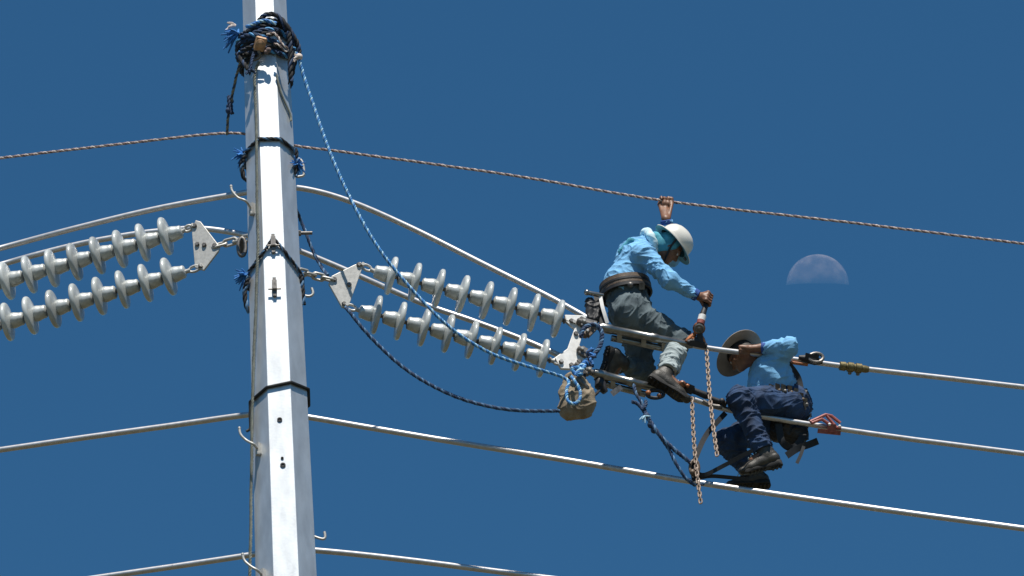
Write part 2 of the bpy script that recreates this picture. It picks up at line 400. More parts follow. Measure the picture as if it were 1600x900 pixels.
# ================================================================== SETTING
g = MB(); S_ = 7000.0; N_ = 40
V = [(-S_ + 2 * S_ * i / N_, -S_ + 2 * S_ * j / N_, 0) for j in range(N_ + 1) for i in range(N_ + 1)]
g.add(V, [(j * 41 + i, j * 41 + i + 1, (j + 1) * 41 + i + 1, (j + 1) * 41 + i) for j in range(N_) for i in range(N_)])
tag(g.build('ground', M['ground']), 'dry grassy ground below the power line', kind='structure')

# the moon: lit by the same sun, seen through the bright air in front of it (the sky adds to it)
MOON_D = 5200.0
mc = CAM + ray(1277.5, 446) * (MOON_D / F_PX); mr_ = 48.7 / F_PX * MOON_D
mm = bpy.data.materials.new('moon_surface'); mm.use_nodes = True; n = mm.node_tree.nodes; l = mm.node_tree.links
n.remove(n['Principled BSDF'])
df = n.new('ShaderNodeBsdfDiffuse'); df.inputs['Roughness'].default_value = 1.0
tr = n.new('ShaderNodeBsdfTransparent'); tr.inputs['Color'].default_value = (1, 1, 1, 1); ad = n.new('ShaderNodeAddShader'); tc = n.new('ShaderNodeTexCoord')
t1 = n.new('ShaderNodeTexNoise'); t1.inputs['Scale'].default_value = 0.11; t1.inputs['Detail'].default_value = 5; l.new(tc.outputs['Object'], t1.inputs['Vector'])
rp = n.new('ShaderNodeValToRGB'); rp.color_ramp.elements[0].position = 0.38; rp.color_ramp.elements[1].position = 0.66
rp.color_ramp.elements[0].color = (0.088, 0.072, 0.068, 1); rp.color_ramp.elements[1].color = (0.180, 0.140, 0.120, 1)
l.new(t1.outputs['Fac'], rp.inputs['Fac'])
ge = n.new('ShaderNodeNewGeometry'); mx = n.new('ShaderNodeMixRGB'); mx.inputs['Color2'].default_value = (0, 0, 0, 1)
l.new(ge.outputs['Backfacing'], mx.inputs['Fac']); l.new(rp.outputs[0], mx.inputs['Color1']); l.new(mx.outputs[0], df.inputs['Color'])
l.new(df.outputs[0], ad.inputs[0]); l.new(tr.outputs[0], ad.inputs[1]); l.new(ad.outputs[0], n['Material Output'].inputs['Surface'])
# only the sunlit hemisphere: the unlit one is darker than the air in front of it and cannot be seen by day
mb = MB(); a_ = SUN.orthogonal().normalized(); b_ = SUN.cross(a_); V = [mc + SUN * mr_]; Fc = []
for i in range(1, 41):
    th = math.pi / 2 * i / 40
    V += [mc + SUN * (mr_ * math.cos(th)) + (a_ * math.cos(2 * math.pi * k / 120) + b_ * math.sin(2 * math.pi * k / 120)) * (mr_ * math.sin(th)) for k in range(120)]
Fc = [(0, 1 + k, 1 + (k + 1) % 120) for k in range(120)]
for i in range(39):
    for k in range(120): Fc.append((1 + i * 120 + k, 1 + (i + 1) * 120 + k, 1 + (i + 1) * 120 + (k + 1) % 120, 1 + i * 120 + (k + 1) % 120))
mb.add(V, Fc)
tag(mb.build('moon', mm, sharp=0), 'pale half moon hanging in the deep blue sky', 'moon')

# ------------------------------------------------------------------ the pole
def pole_pt(py, px_c=None):          # point on the axis that shows at picture row py
    lo_, hi_ = 0.0, 60.0
    for _ in range(50):
        z = (lo_ + hi_) / 2; p = Vector((PX, PY, z)) - CAM
        y = 450 - p.dot(up) / p.dot(fwd) * F_PX
        if y > py: lo_ = z
        else: hi_ = z
    return Vector((PX, PY, z))
pA, pB = pole_pt(0), pole_pt(900)
apA = 68.0 / 2 * (pA - CAM).dot(fwd) / F_PX; apB = 95.0 / 2 * (pB - CAM).dot(fwd) / F_PX
def apo(z): return apB + (apA - apB) * (z - pB.z) / (pA.z - pB.z)
ROT0 = R_(-90 + 2.5)                 # middle face looks at the camera
def oct_pt(z, k, grow=0.0, rel=1.0):
    r = (apo(z) * rel + grow) / math.cos(math.pi / 8); an = ROT0 + math.pi / 8 + k * math.pi / 4
    return Vector((PX + r * math.cos(an), PY + r * math.sin(an), z))
face_n = Vector((math.cos(ROT0), math.sin(ROT0), 0)); face_t = Vector((-face_n.y, face_n.x, 0))
ZTOP = pA.z + 1.9
pole = thing('steel_pole', (PX, PY, 0), 'tall tapered eight-sided galvanised steel pole with step bolts', 'pole')
mb = MB(); V = []; Fc = []; zs = [0, 6, 12, 18, 22, 24, 25, 26, 27, 28, ZTOP]
zs = sorted(set([z for z in zs if z < ZTOP] + [ZTOP]))
for z in zs:
    for k in range(8):
        # slightly rounded arris: two points per corner
        c = oct_pt(z, k); e = 0.010
        V += [c.lerp(oct_pt(z, k - 1), e), c.lerp(oct_pt(z, k), 0).lerp(Vector((PX, PY, z)), 0.003), c.lerp(oct_pt(z, k + 1), e)]
n8 = 24
for i in range(len(zs) - 1):
    for k in range(n8):
        k2 = (k + 1) % n8; Fc.append((i * n8 + k, i * n8 + k2, (i + 1) * n8 + k2, (i + 1) * n8 + k))
Fc.append(tuple((len(zs) - 1) * n8 + k for k in range(n8)))
mb.add(V, Fc); mb.build('shaft', M['pole'], pole, sharp=6)
mb = MB(); mb.lathe((PX, PY, 0), (0, 0, 1), [(0.9, 0), (0.9, 0.04), (0.62, 0.05), (0.62, 0.06)], 24); mb.build('base_plate', M['galv'], pole)

def face_point(px, py):              # point on the middle (front) face at a picture position
    p = hit(px, py, face_n, 0)       # refine on the tapered face
    for _ in range(6):
        p = hit(px, py, face_n, (Vector((PX, PY, 0)) - POLE).dot(face_n) + apo(p.z))
    return p
def side_point(px, py, k):           # on face number k counted from the front one
    an = ROT0 + k * math.pi / 4; nn = Vector((math.cos(an), math.sin(an), 0)); p = face_point(px, py)
    for _ in range(6): p = hit(px, py, nn, apo(p.z))
    return p, nn
# bolt holes and clips on the front face
for (px, py, r) in ((437, 656, 0.014), (442, 727, 0.015), (441, 716, 0.008)):
    p = face_point(px, py); mb = MB()
    mb.lathe(p - face_n * 0.01, face_n, [(r, 0), (r, 0.006), (r * 1.3, 0.0125), (r * 1.3, 0.016), (r * 0.8, 0.017), (r * 0.75, 0.012)], 16)
    mb.build('bolt_hole', M['dark'], pole)
for (px, py) in ((429, 450), (427, 382)):
    p = face_point(px, py); mb = MB(); z = Vector((0, 0, 1))
    mb.box(p + face_n * 0.012, face_t, z, face_n, 0.012, 0.075, 0.011)
    mb.box(p + face_n * 0.02 + z * 0.01, face_t, z, face_n, 0.017, 0.035, 0.02)
    mb.tube([p - face_t * 0.045 + face_n * 0.03 - z * 0.025, p + face_t * 0.045 + face_n * 0.03 - z * 0.025], 0.006, 8)
    mb.build('clip', M['galvdark'], pole)
# step bolts: a bracket on the face and a bent bar
def step_bolt(pts, br, k):
    b, nn = side_point(br[0], br[1], k); z = Vector((0, 0, 1)); t = nn.cross(z)
    P = spline([at_pole(x, y, d) for (x, y, d) in pts[:-1]] + [b + nn * 0.03], 8)
    mb = MB(); mb.tube(P, 0.0092, 10); mb.ball(P[0], 0.011); o = mb.build('step_bolt', M['galv'], pole)
    m2 = MB(); m2.box(b + nn * 0.012, t, z, nn, 0.016, 0.042, 0.018); m2.lathe(b + nn * 0.02 - z * 0.055, z, [(0.016, 0), (0.018, 0.004), (0.018, 0.02), (0.014, 0.024)], 12)
    m2.build('bracket', M['galv'], o)
step_bolt([(361, 291, .20), (363, 299, .20), (372, 309, .20), (384, 314, .21), (395, 324, 0)], (396, 327), -1)
step_bolt([(374, 669, .22), (376, 679, .22), (385, 688, .22), (396, 694, .24), (404, 700, 0)], (406, 702), -1)
step_bolt([(379, 866, .24), (382, 876, .24), (392, 885, .25), (402, 891, .25), (408, 897, 0)], (413, 899), -1)
for (P, d) in (([(462, 246), (471, 251), (475, 272), (468, 276), (463, 276)], 0.0), ([(472, 459), (482, 463), (489, 459), (487, 450)], 0.0), ([(489, 834), (502, 842), (508, 840), (507, 831)], 0.05)):
    P = [at_pole(x, y, d) for (x, y) in P]; P[0] = P[0].lerp(Vector((PX, PY, P[0].z)), 0.15)
    mb = MB(); mb.tube(spline(P, 8), 0.0095, 10); mb.build('step_bolt', M['galv'], pole)
mb = MB(); mb.tube([at_pole(455, 364.5), at_pole(488, 364)], 0.013, 12); mb.lathe(at_pole(466, 364.4), rgt, [(0.022, 0), (0.022, 0.02)], 6); mb.build('through_bolt', M['galvdark'], pole)

# ------------------------------------------------------------------ lines
def line(name, pts, r, m, label, cat, seg=32, per=24, group=None, root=None):
    mb = MB(); mb.tube(spline(pts, per), r, seg)
    o = mb.build(name, m, root)
    if label: tag(o, label, cat, group)
    return o
def far(p, q, ln): return q + (q - p).normalized() * ln
# jumpers: loops that pass behind the pole
BK = -0.42
line('jumper_cable', [Lp(-75, 408, BK * .6), Lp(0, 388, BK), Lp(120, 356, BK), Lp(250, 325, BK), Lp(383, 301, BK), at_pole(425, 294, BK), Rp(475, 295, BK), Rp(545, 314, BK), Rp(640, 355, BK * .95), Rp(760, 415, BK * .7), Rp(860, 465, BK * .4), Rp(918, 497, -0.1)], 0.021, M['alu'],
     'upper of two grey jumper tubes arching over the insulators, passing behind the pole', 'cable', group='jumper cables')
line('jumper_cable', [Lp(-75, 436, BK * .6), Lp(0, 414, BK), Lp(60, 397, BK), Lp(130, 380, BK), Lp(202, 367, BK), Lp(250, 361, BK), Lp(310, 357, BK), Lp(372, 365, BK), at_pole(425, 379, BK), Rp(470, 393, BK), Rp(545, 424, BK), Rp(660, 474, BK), Rp(740, 502, BK * .8), Rp(830, 536, BK * .6), Rp(905, 570, -0.12)], 0.021, M['alu'],
     'lower jumper tube running close behind the insulator discs and the pole', 'cable', group='jumper cables')
# the third and fourth conductors
def third(px): return -1.46 + (px - 482) / 668.0 * 1.41
LN3 = [(482, 652), (570, 667), (700, 689), (873, 717), (1066, 750), (1190, 769), (1400, 799), (1600, 826)]
p3 = [Rp(x, y, third(x)) for x, y in LN3]
c3 = [Lp(-140, 723, -1.5), Lp(0, 703, -1.5), Lp(130, 684, -1.5), Lp(260, 666, -1.5), Lp(388, 648, -1.48), at_pole(434, 646, -1.47)] + p3
c3.append(far(c3[-2], c3[-1], 4.0)); c3.insert(0, far(c3[1], c3[0], 3.0))
third_o = line('conductor', c3, 0.0215, M['alu'], 'grey conductor the worker in the tan hat stands on, passing behind the pole', 'cable', group='lower conductors')
c4 = [Lp(170, 900, -.4), Lp(280, 884, -.4), Lp(392, 867, -.4), at_pole(440, 859, -.44), Rp(492, 860, -.4), Rp(620, 873, -.4), Rp(840, 901, -.4)]
c4.append(far(c4[-2], c4[-1], 4.0)); c4.insert(0, far(c4[1], c4[0], 4.0))
line('conductor', c4, 0.021, M['alu'], 'lowest grey conductor, crossing behind the pole at the bottom edge of the photo', 'cable', group='lower conductors')
# main bundle on the right
c1 = [Rp(935, 511), Rp(1010, 524), Rp(1100, 543), Rp(1200, 556), Rp(1340, 575), Rp(1480, 591), Rp(1600, 605)]; c1.append(far(c1[-2], c1[-1], 5.0))
c2 = [Rp(925, 583), Rp(1000, 600), Rp(1080, 623), Rp(1140, 641), Rp(1240, 659), Rp(1400, 683), Rp(1600, 709)]; c2.append(far(c2[-2], c2[-1], 5.0))
t_up = thing('bundle_conductor', Rp(935, 511), 'upper conductor of the worked-on pair, gripped by the man in the tan hat', 'cable', 'bundle conductors')
line('wire', c1, 0.0195, M['alu'], None, None, root=t_up)
t_lo = thing('bundle_conductor', Rp(925, 583), 'lower conductor of the worked-on pair, under the helmeted worker\'s boots', 'cable', 'bundle conductors')
line('wire', c2, 0.0195, M['alu'], None, None, root=t_lo)
def deadend(root, a, b, extra):
    d = (b - a).normalized(); L = (b - a).length; mb = MB()
    mb.lathe(a, d, [(0.016, -0.05), (0.02, 0), (0.036, 0.03), (0.036, 0.10), (0.031, 0.11), (0.031, L * .55), (0.035, L * .56), (0.035, L * .62), (0.03, L * .64), (0.03, L - .03), (0.021, L)], 20)
    o = mb.build('dead_end_clamp', M['clamp'], root)
    m2 = MB(); m2.tube([a + iv(0, .06, -.02) + d * 0.10, a + iv(0, .062, -.03) + d * (L * .8)], 0.024, 12)
    for q in (0.16, 0.34, L * .7): m2.box(a + d * q + iv(0, .03, -.01), d, up, fwd, 0.018, 0.05, 0.03)
    m2.build('jumper_terminal', M['clamp'], o)
    m3 = MB(); m3.closed_tube([a + d * (-.05 + .035 * math.cos(t)) + up * (.03 * math.sin(t)) for t in np.linspace(0, 2 * math.pi, 14, endpoint=False)], 0.012, 8); m3.build('eye', M['galvdark'], o)
deadend(t_up, Rp(934, 511), Rp(1082, 540), 0)
deadend(t_lo, Rp(924, 582), Rp(1030, 608), 0)
# twisted rope span near the top
sp = [Lp(-60, 254, -.4), Lp(0, 247, -.4), Lp(180, 226, -.4), Lp(355, 208, -.4), at_pole(420, 219, -.42), Rp(470, 229, -.36), Rp(540, 238, -.36), Rp(800, 274, -.36), Rp(1040, 314, -.36), Rp(1330, 348, -.36), Rp(1600, 381, -.36)]
sp.append(far(sp[-2], sp[-1], 3.0))
mb = MB(); mb.rope(spline(sp, 12), 0.0100, 0.066, (0, 1, 2), 6)
tag(mb.build('span_rope', [M['rp1'], M['rp2'], M['rp3']]), 'long pinkish brown twisted rope gripped overhead by the helmeted worker', 'rope')

# ------------------------------------------------------------------ insulators
def unit_meshes():
    # axis z, cap towards +z, origin at the disc rim plane
    prof = [(0.028, 0.040), (0.048, 0.036), (0.066, 0.028), (0.096, 0.022), (0.122, 0.018), (0.133, 0.014), (0.140, 0.006), (0.142, -0.004), (0.140, -0.013), (0.134, -0.018), (0.128, -0.014),
            (0.124, -0.004), (0.117, 0.004), (0.111, -0.016), (0.106, -0.018), (0.100, 0.005), (0.093, 0.008), (0.087, -0.020), (0.081, -0.022), (0.075, 0.008), (0.066, 0.010), (0.058, -0.026), (0.050, -0.028), (0.044, 0.004), (0.02, 0.006)]
    a = MB(); a.lathe((0, 0, 0), (0, 0, 1), prof, 40)
    c = MB(); c.lathe((0, 0, 0), (0, 0, 1), [(0.056, 0.034), (0.058, 0.044), (0.057, 0.058), (0.052, 0.078), (0.048, 0.096), (0.048, 0.112), (0.042, 0.121), (0.028, 0.126), (0.018, 0.127)], 24)
    p = MB(); p.lathe((0, 0, 0), (0, 0, 1), [(0.015, 0.002), (0.015, -0.046), (0.024, -0.048), (0.024, -0.058), (0.012, -0.062)], 14)
    out = []
    for m, nm, mt in ((a, 'disc', M['porc']), (c, 'cap', M['cap']), (p, 'pin', M['galvdark'])):
        me = bpy.data.meshes.new(nm); me.from_pydata(m.v, [], m.f); me.materials.append(mt); me.polygons.foreach_set('use_smooth', [True] * len(m.f))
        bm = bmesh.new(); bm.from_mesh(me); bmesh.ops.recalc_face_normals(bm, faces=bm.faces); bm.to_mesh(me); bm.free(); me.set_sharp_from_angle(angle=R_(50)); out.append(me)
    return out
UM = unit_meshes()
def insulator(pa, pb, n, label, e0, e1):
    """pa, pb: centres of the first and last disc; e0, e1 where the end fittings reach"""
    ax = (pa - pb).normalized(); sag = 0.0
    root = thing('insulator_string', pa, label, 'insulator', 'disc insulator strings')
    q = ax.to_track_quat('Z', 'Y')
    for i in range(n):
        p = pa.lerp(pb, i / (n - 1))
        o = bpy.data.objects.new('disc', UM[0]); C.objects.link(o); o.parent = root; o.location = p - pa
        o.rotation_mode = 'QUATERNION'; o.rotation_quaternion = q @ Vector((0, 0, 1)).rotation_difference(Vector((random.gauss(0, .022), random.gauss(0, .022), 1)))
        for me in UM[1:]:
            c = bpy.data.objects.new(me.name, me); C.objects.link(c); c.parent = o
    for (a, b) in ((pa + ax * 0.122, e0), (pb - ax * 0.060, e1)):
        if b is None: continue
        mb = MB(); d = (b - a).normalized(); L = (b - a).length; s2 = NR
        mb.tube([a, a + d * L * .35], 0.016, 10)
        mb.closed_tube([a + d * (L * (.62 + .36 * math.cos(t))) + s2.cross(d).normalized() * (.022 * math.sin(t)) for t in np.linspace(0, 2 * math.pi, 16, endpoint=False)], 0.010, 8)
        mb.tube([b - s2 * .03, b + s2 * .03], 0.013, 10)
        mb.build('end_link', M['galv'], root)
    return root
insulator(Rp(611, 431), Rp(871, 498), 8, 'upper string of grey disc insulators to the right of the pole', Rp(566, 415), Rp(896, 505))
insulator(Rp(588, 492), Rp(848, 560), 8, 'lower string of grey disc insulators to the right of the pole', Rp(541, 478), Rp(876, 566))
def Lq(x, y): return Lp(x, y)
a, b = Lq(259, 369), Lq(11.0, 439); insulator(a, a + (b - a) * (9 / 7.0), 10, 'upper string of grey disc insulators left of the pole', Lq(300, 354), None)
a, b = Lq(264, 432), Lq(12.0, 503); insulator(a, a + (b - a) * (9 / 7.0), 10, 'lower string of grey disc insulators left of the pole', Lq(313, 417), None)

# ------------------------------------------------------------------ yoke plates and chains to the pole
def links(mb, pts, n, r=0.010, w=0.02, mi=0):
    P = resample(spline(pts, 8), 1e-3); seg = len(P) // n
    for i in range(n):
        a, b = P[i * seg], P[min((i + 1) * seg, len(P) - 1)]; d = (b - a).normalized(); L = (b - a).length
        s0 = d.cross(fwd).normalized(); s1 = d.cross(s0).normalized(); sd = (s0 if i % 2 == 0 else s1); sd = (sd + 0.35 * (s1 if i % 2 == 0 else s0)).normalized()
        c = (a + b) / 2; hl = L / 2 + r * 1.1
        pts_ = [c + d * ((hl - w) * (1 if math.cos(t) > 0 else -1) + w * math.cos(t)) + sd * (w * math.sin(t)) for t in np.linspace(0.13, 2 * math.pi + .13, 18, endpoint=False)]
        mb.closed_tube(pts_, r, 8, mi)
def yoke(pts, nrm, chain, nl, holes, label, th=0.02, pm='galv'):
    c = sum(pts, Vector()) / len(pts); root = thing('yoke_plate', c, label, 'yoke plate', 'triangular yoke plates')
    mb = MB(); mb.plate(pts, nrm, th); o = mb.build('plate', M[pm], root, smooth=False)
    bv = o.modifiers.new('bevel', 'BEVEL'); bv.width = 0.004; bv.segments = 2
    for h in holes:
        m = MB(); m.lathe(h - nrm * (th / 2 + .016), nrm, [(0.016, 0), (0.018, .003), (0.018, th + .027), (0.014, th + .032)], 6); m.build('bolt', M['galvdark'], root)
    if chain:
        m = MB(); links(m, chain, nl, 0.0105, 0.024); m.build('chain', M['galv'], root)
    return root
tiltR = (NR + Vector((0, 0, .15))).normalized()
yoke([Rp(563, 410), Rp(567, 417), Rp(545, 478), Rp(534, 481), Rp(513, 444), Rp(518, 432), Rp(534, 424)], NR, [at_pole(467, 424, .02), Rp(492, 431), Rp(520, 438)], 4,
     [Rp(560, 415), Rp(522, 438), Rp(537, 476), Rp(545, 446)], 'pale triangular yoke plate chained to the right side of the pole')
yoke([Lp(306, 345), Lp(314, 347), Lp(344, 386), Lp(342, 393), Lp(319, 423), Lp(305, 419), Lp(300, 360)], NL, [at_pole(388, 372, .05), Lp(368, 376), Lp(334, 385)], 4,
     [Lp(305, 354), Lp(336, 385), Lp(314, 417), Lp(309, 383), Lp(320, 384)], 'pale triangular yoke plate chained to the left side of the pole')
yoke([Rp(882, 493), Rp(914, 494), Rp(917, 503), Rp(905, 540), Rp(912, 566), Rp(899, 578), Rp(876, 577), Rp(866, 560), Rp(886, 546), Rp(897, 515), Rp(884, 504)], NR, None, 0,
     [Rp(892, 503), Rp(908, 500), Rp(899, 523), Rp(876, 567), Rp(904, 566), Rp(892, 572)], 'bright white yoke plate at the workers\' end of the insulators', th=0.026, pm='plate')
# pole-side attachment lug on the left
mb = MB(); mb.closed_tube([at_pole(378 + 6 * math.cos(t), 386 + 14 * math.sin(t), .03) for t in np.linspace(0, 2 * math.pi, 20, endpoint=False)], 0.014, 10)
mb.box(at_pole(380, 386, -.01), rgt, up, fwd, 0.022, 0.045, 0.012); mb.build('attachment_lug', M['galvdark'], pole)
# jumper hardware: dark terminals bolted between the yoke plate and the clamps
hw = thing('clamp_hardware', Rp(915, 530), 'dark bolted clamp hardware between the white yoke plate and the helmeted worker', 'clamp')
for (a, b, r) in (((903, 502), (936, 511), .026), ((912, 524), (928, 508), .03), ((904, 545), (921, 556), .026), ((899, 570), (926, 583), .026)):
    m = MB(); a, b = Rp(*a, .03), Rp(*b, .03); d = (b - a).normalized(); m.tube([a - d * .01, a, b, b + d * .01], [r * .6, r, r * .9, r * .5], 10)
    m.box(a.lerp(b, .5), d, d.cross(NR).normalized(), NR, (b - a).length * .35, r * 1.25, r * .7)
    o = m.build('clevis', M['leather'] if r > .028 else M['galvdark'], hw)
    for q in (.25, .75):
        m = MB(); m.lathe(a.lerp(b, q) + NR * r * .7, NR, [(.013, 0), (.013, .018), (.009, .022)], 6); m.build('bolt', M['galv'], o)

m = MB(); m.tube([Q(936, 592, -.02), Q(938, 602, 0), Q(946, 613, 0)], [.03, .045, .022], 10); m.tube([Q(930, 588, -.04), Q(950, 596, -.04)], .03, 10); m.build('lower_jaw', M['dark'], hw)
m = MB(); a, b = Q(974, 602, -.02), Q(953, 618, .02); d = (b - a).normalized(); m.box(a.lerp(b, .5), d, d.cross(fwd).normalized(), fwd, .06, .02, .03); m.build('side_plate', M['galvdark'], hw)
# ------------------------------------------------------------------ slings and ropes on the pole
def corner_row(py, k, grow):
    lo_, hi_ = 15.0, 40.0
    for _ in range(45):
        z = (lo_ + hi_) / 2; p = oct_pt(z, k, grow) - CAM
        if 450 - p.dot(up) / p.dot(fwd) * F_PX > py: lo_ = z
        else: hi_ = z
    return oct_pt(z, k, grow)
def sling(name, rows, r, label, mid=None, rope=True):
    """rows: picture rows of the loop at the eight corners, front corners first"""
    pts = []
    order = [-2, -1, 0, 1]           # visible corners left to right
    m = MB(); cs = []
    for k, py in rows:
        cs.append(corner_row(py, k, r * 1.05))
        if mid and k == -1: cs.append(mid)
    zl, zr_ = cs[-1].z, cs[-2].z
    n0 = len(cs); right, left = cs[-2], cs.pop()
    for k in (2, 3, 4, 5): cs.append(oct_pt(zr_ + (zl - zr_) * (k - 1) / 5.0 - .02, k, r * 1.05))
    cs.append(left)
    root = thing(name, cs[0], label, 'sling', 'slings round the pole')
    P = []
    for i in range(len(cs)): P += [cs[i].lerp(cs[(i + 1) % len(cs)], t / 6) for t in range(6)]
    if rope: m.rope(P + P[:2], r, r * 7, (0, 0, 1), 6); m.build('loop', [M['rk'], M['rn2']], root)
    else: m.closed_tube(P, r, 8); m.build('loop', M['strap'], root)
    return root
# corner index: front face lies between k=-1 and k=0; left faces -2, -3; right 1, 2
def zrow(a): return a
s1 = sling('rope_sling', [(-1, 217), (0, 217), (1, 236), (6, 240)], 0.014, 'dark rope loop with blue tufts tied round the pole below the span rope')
m = MB(); m.fray(at_pole(381, 242, .06), iv(-1, 0, .2), 26, .09, .008, .8); m.build('tassel', M['tassel'], s1)
m = MB(); m.rope(spline([at_pole(383, 240, .1), at_pole(378, 258, .08), at_pole(381, 276, .06), at_pole(387, 282, .05)], 8), .018, .11); m.build('tail', [M['rk'], M['rn2']], s1)
m = MB(); m.fray(at_pole(464, 258, .06), iv(.5, 0, .4), 22, .08, .008, .9); m.build('tassel', M['tassel'], s1)
m = MB(); m.rope(spline([at_pole(461, 232, .1), at_pole(464, 250, .08), at_pole(462, 276, .06)], 8), .016, .11); m.build('tail', [M['rk'], M['rn2']], s1)
s2 = sling('rope_sling', [(-1, 396), (0, 394), (1, 430), (6, 428)], 0.012, 'dark rope sling peaking over a clip on the pole front, beside the yoke chains', mid=face_point(427, 374) + face_n * .03)
m = MB(); m.fray(at_pole(385, 430, .1), iv(-1, .25, .2), 34, .10, .008, .8); m.build('tassel', M['tassel'], s2)
m = MB(); m.rope(spline([at_pole(388, 432, .12), at_pole(383, 455, .1), at_pole(385, 478, .08), at_pole(390, 488, .06)], 8), .018, .11); m.build('tail', [M['rk'], M['rn2']], s2)
m = MB(); m.rope(spline([at_pole(468, 425, .08), at_pole(473, 450, .06), at_pole(474, 476, .04)], 8), .018, .11); m.build('tail', [M['rk'], M['rn2']], s2)
s3 = sling('strap_sling', [(-1, 605), (0, 597), (1, 608), (6, 628)], 0.011, 'thin plain black strap round the pole, lowest of its loops', rope=False)
m = MB(); m.tube(spline([at_pole(393, 628, .14), at_pole(390.5, 645, .12), at_pole(391, 668, .1), at_pole(385, 674, .1)], 6), .010, 8); m.build('tail', M['strap'], s3)
m = MB(); m.tube(spline([at_pole(479.5, 606, .06), at_pole(481, 615, .04), at_pole(480, 624, .02)], 6), .010, 8); m.build('tail', M['strap'], s3)

# big wrap near the top
wr = thing('rope_wrap', pole_pt(65), 'thick tangle of dark and blue rope wound round the pole near its top', 'rope')
def turn(py, amp, ph, r, grow, name, mats, tilt=0.0):
    P = []
    for i in range(64):
        an = 2 * math.pi * i / 64; zc = pole_pt(py + 24).z + amp * math.sin(an * 2 + ph) + tilt * math.cos(an)
        k = an / (math.pi / 4); k0 = int(k); f_ = k - k0
        c = oct_pt(zc, k0, grow + r).lerp(oct_pt(zc, k0 + 1, grow + r), f_); c2 = Vector((PX, PY, zc)) + (Vector((c.x - PX, c.y - PY, 0)).normalized() * (apo(zc) * 1.05 + grow + r))
        P.append(c.lerp(c2, .5))
    m = MB(); m.rope(P + P[:2], r, r * 6.5, (0, 0, 1), 6); return m.build(name, mats, wr)
KK = [M['rk'], M['rn1']]; BB = [M['rn1'], M['rb1']]
for i, (py, amp, ph, gr, mt, tl) in enumerate(((38, .02, 0, 0, KK, .02), (46, .03, 1, .0, KK, -.03), (53, .02, 2, .004, BB, .03), (60, .035, 3, .0, KK, -.02), (67, .02, 4, .004, BB, -.05), (74, .03, 5, .0, KK, .04), (49, .05, 2.2, .016, KK, .05), (64, .045, .6, .018, KK, -.06), (56, .05, 4.0, .022, BB, -.02), (80, .02, 1.0, 0, KK, .02))):
    turn(py, amp, ph, .019, gr, 'coil', mt, tl)
m = MB(); m.rope(spline([face_point(405, 36) + face_n * .03, face_point(415, 29) + face_n * .05, face_point(432, 30) + face_n * .05, at_pole(446, 38, .2), at_pole(458, 55, .17), at_pole(466, 72, .14), at_pole(468, 88, .12)], 8), .019, .12); m.build('loose_loop', KK, wr)
m = MB(); m.rope(spline([at_pole(450, 50, .2), at_pole(455, 80, .18), at_pole(453, 105, .17), at_pole(455, 128, .15)], 8), .019, .12); m.fray(at_pole(455, 122, .15), iv(.2, 1), 8, .05, .008, .5, 0); m.build('tail', KK, wr)
m = MB(); m.fray(at_pole(372, 52, .1), iv(-1, .15, .2), 26, .12, .010, .42); m.build('tassel', M['tassel'], wr)
m = MB(); m.fray(at_pole(368, 40, .1), iv(-1, -.25, .2), 5, .075, .010, .25); m.build('frayed_end', M['rp3'], wr)
m = MB(); m.fray(at_pole(391, 110, .24), iv(-.3, .2, .6), 14, .04, .010, .7); m.rope(spline([at_pole(396, 84, .24), at_pole(393, 98, .25), at_pole(391, 112, .24)], 6), .012, .08, (0, 0, 0)); m.build('knot', BB[0], wr)
m = MB(); m.rope(spline([at_pole(388, 108, .2), at_pole(378, 96, .18), at_pole(374, 85, .16), at_pole(382, 78, .2), at_pole(398, 70, .26)], 8), .017, .11); m.build('loose_loop', KK, wr)
m = MB(); m.rope(spline([face_point(417, 66) + face_n * .10, face_point(430, 64) + face_n * .10, at_pole(442, 70, .27), at_pole(450, 76, .25), at_pole(446, 80, .25), at_pole(438, 72, .26), at_pole(428, 68, .26)], 8), .009, .06, (0, 1)); m.build('light_cord', [M['rp3'], M['rp2']], wr)
m = MB(); m.rope(spline([face_point(385, 55) + face_n * .11, face_point(400, 50) + face_n * .12, face_point(415, 46) + face_n * .12, face_point(432, 50) + face_n * .11], 8), .014, .08, (0, 0, 1)); m.build('blue_strand', [M['tassel'], M['rb2']], wr)
# thin dark tube added as the rope's cast shadow down the right face
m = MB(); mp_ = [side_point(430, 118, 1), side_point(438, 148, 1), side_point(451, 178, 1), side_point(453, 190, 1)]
m.tube(spline([p + n_ * .012 for p, n_ in mp_], 8), .008, 8); m.build('rope_shadow', M['cable'], wr)

pb_ = thing('pulley_block', face_point(407, 80) + face_n * .09, 'small tan pulley block hanging under the rope tangle on the pole', 'pulley')
c = face_point(407, 80) + face_n * .1; d = iv(-.25, 1).normalized(); s_ = d.cross(fwd).normalized()
m = MB(); m.box(c, s_, d, fwd, .042, .052, .014); o = m.build('cheek', M['tanmetal'], pb_, smooth=False); o.modifiers.new('bevel', 'BEVEL').width = .01
m = MB(); m.lathe(c - fwd * .022, -fwd, [(.028, 0), (.032, .004), (.03, .008), (.01, .012), (.008, .013)], 20); m.build('sheave', M['tanmetal'], pb_)
m = MB(); m.tube(spline([c + d * .05, c + d * .09 + s_ * .02, c + d * .12 - s_ * .012, c + d * .10 - s_ * .04], 8), .012, 10); m.build('hook', M['galvdark'], pb_)
m = MB(); m.ball(c + iv(.06, .045, .02), .02); m.ball(c + iv(.045, .06, .02), .017); m.build('pin', M['rp2'], pb_)

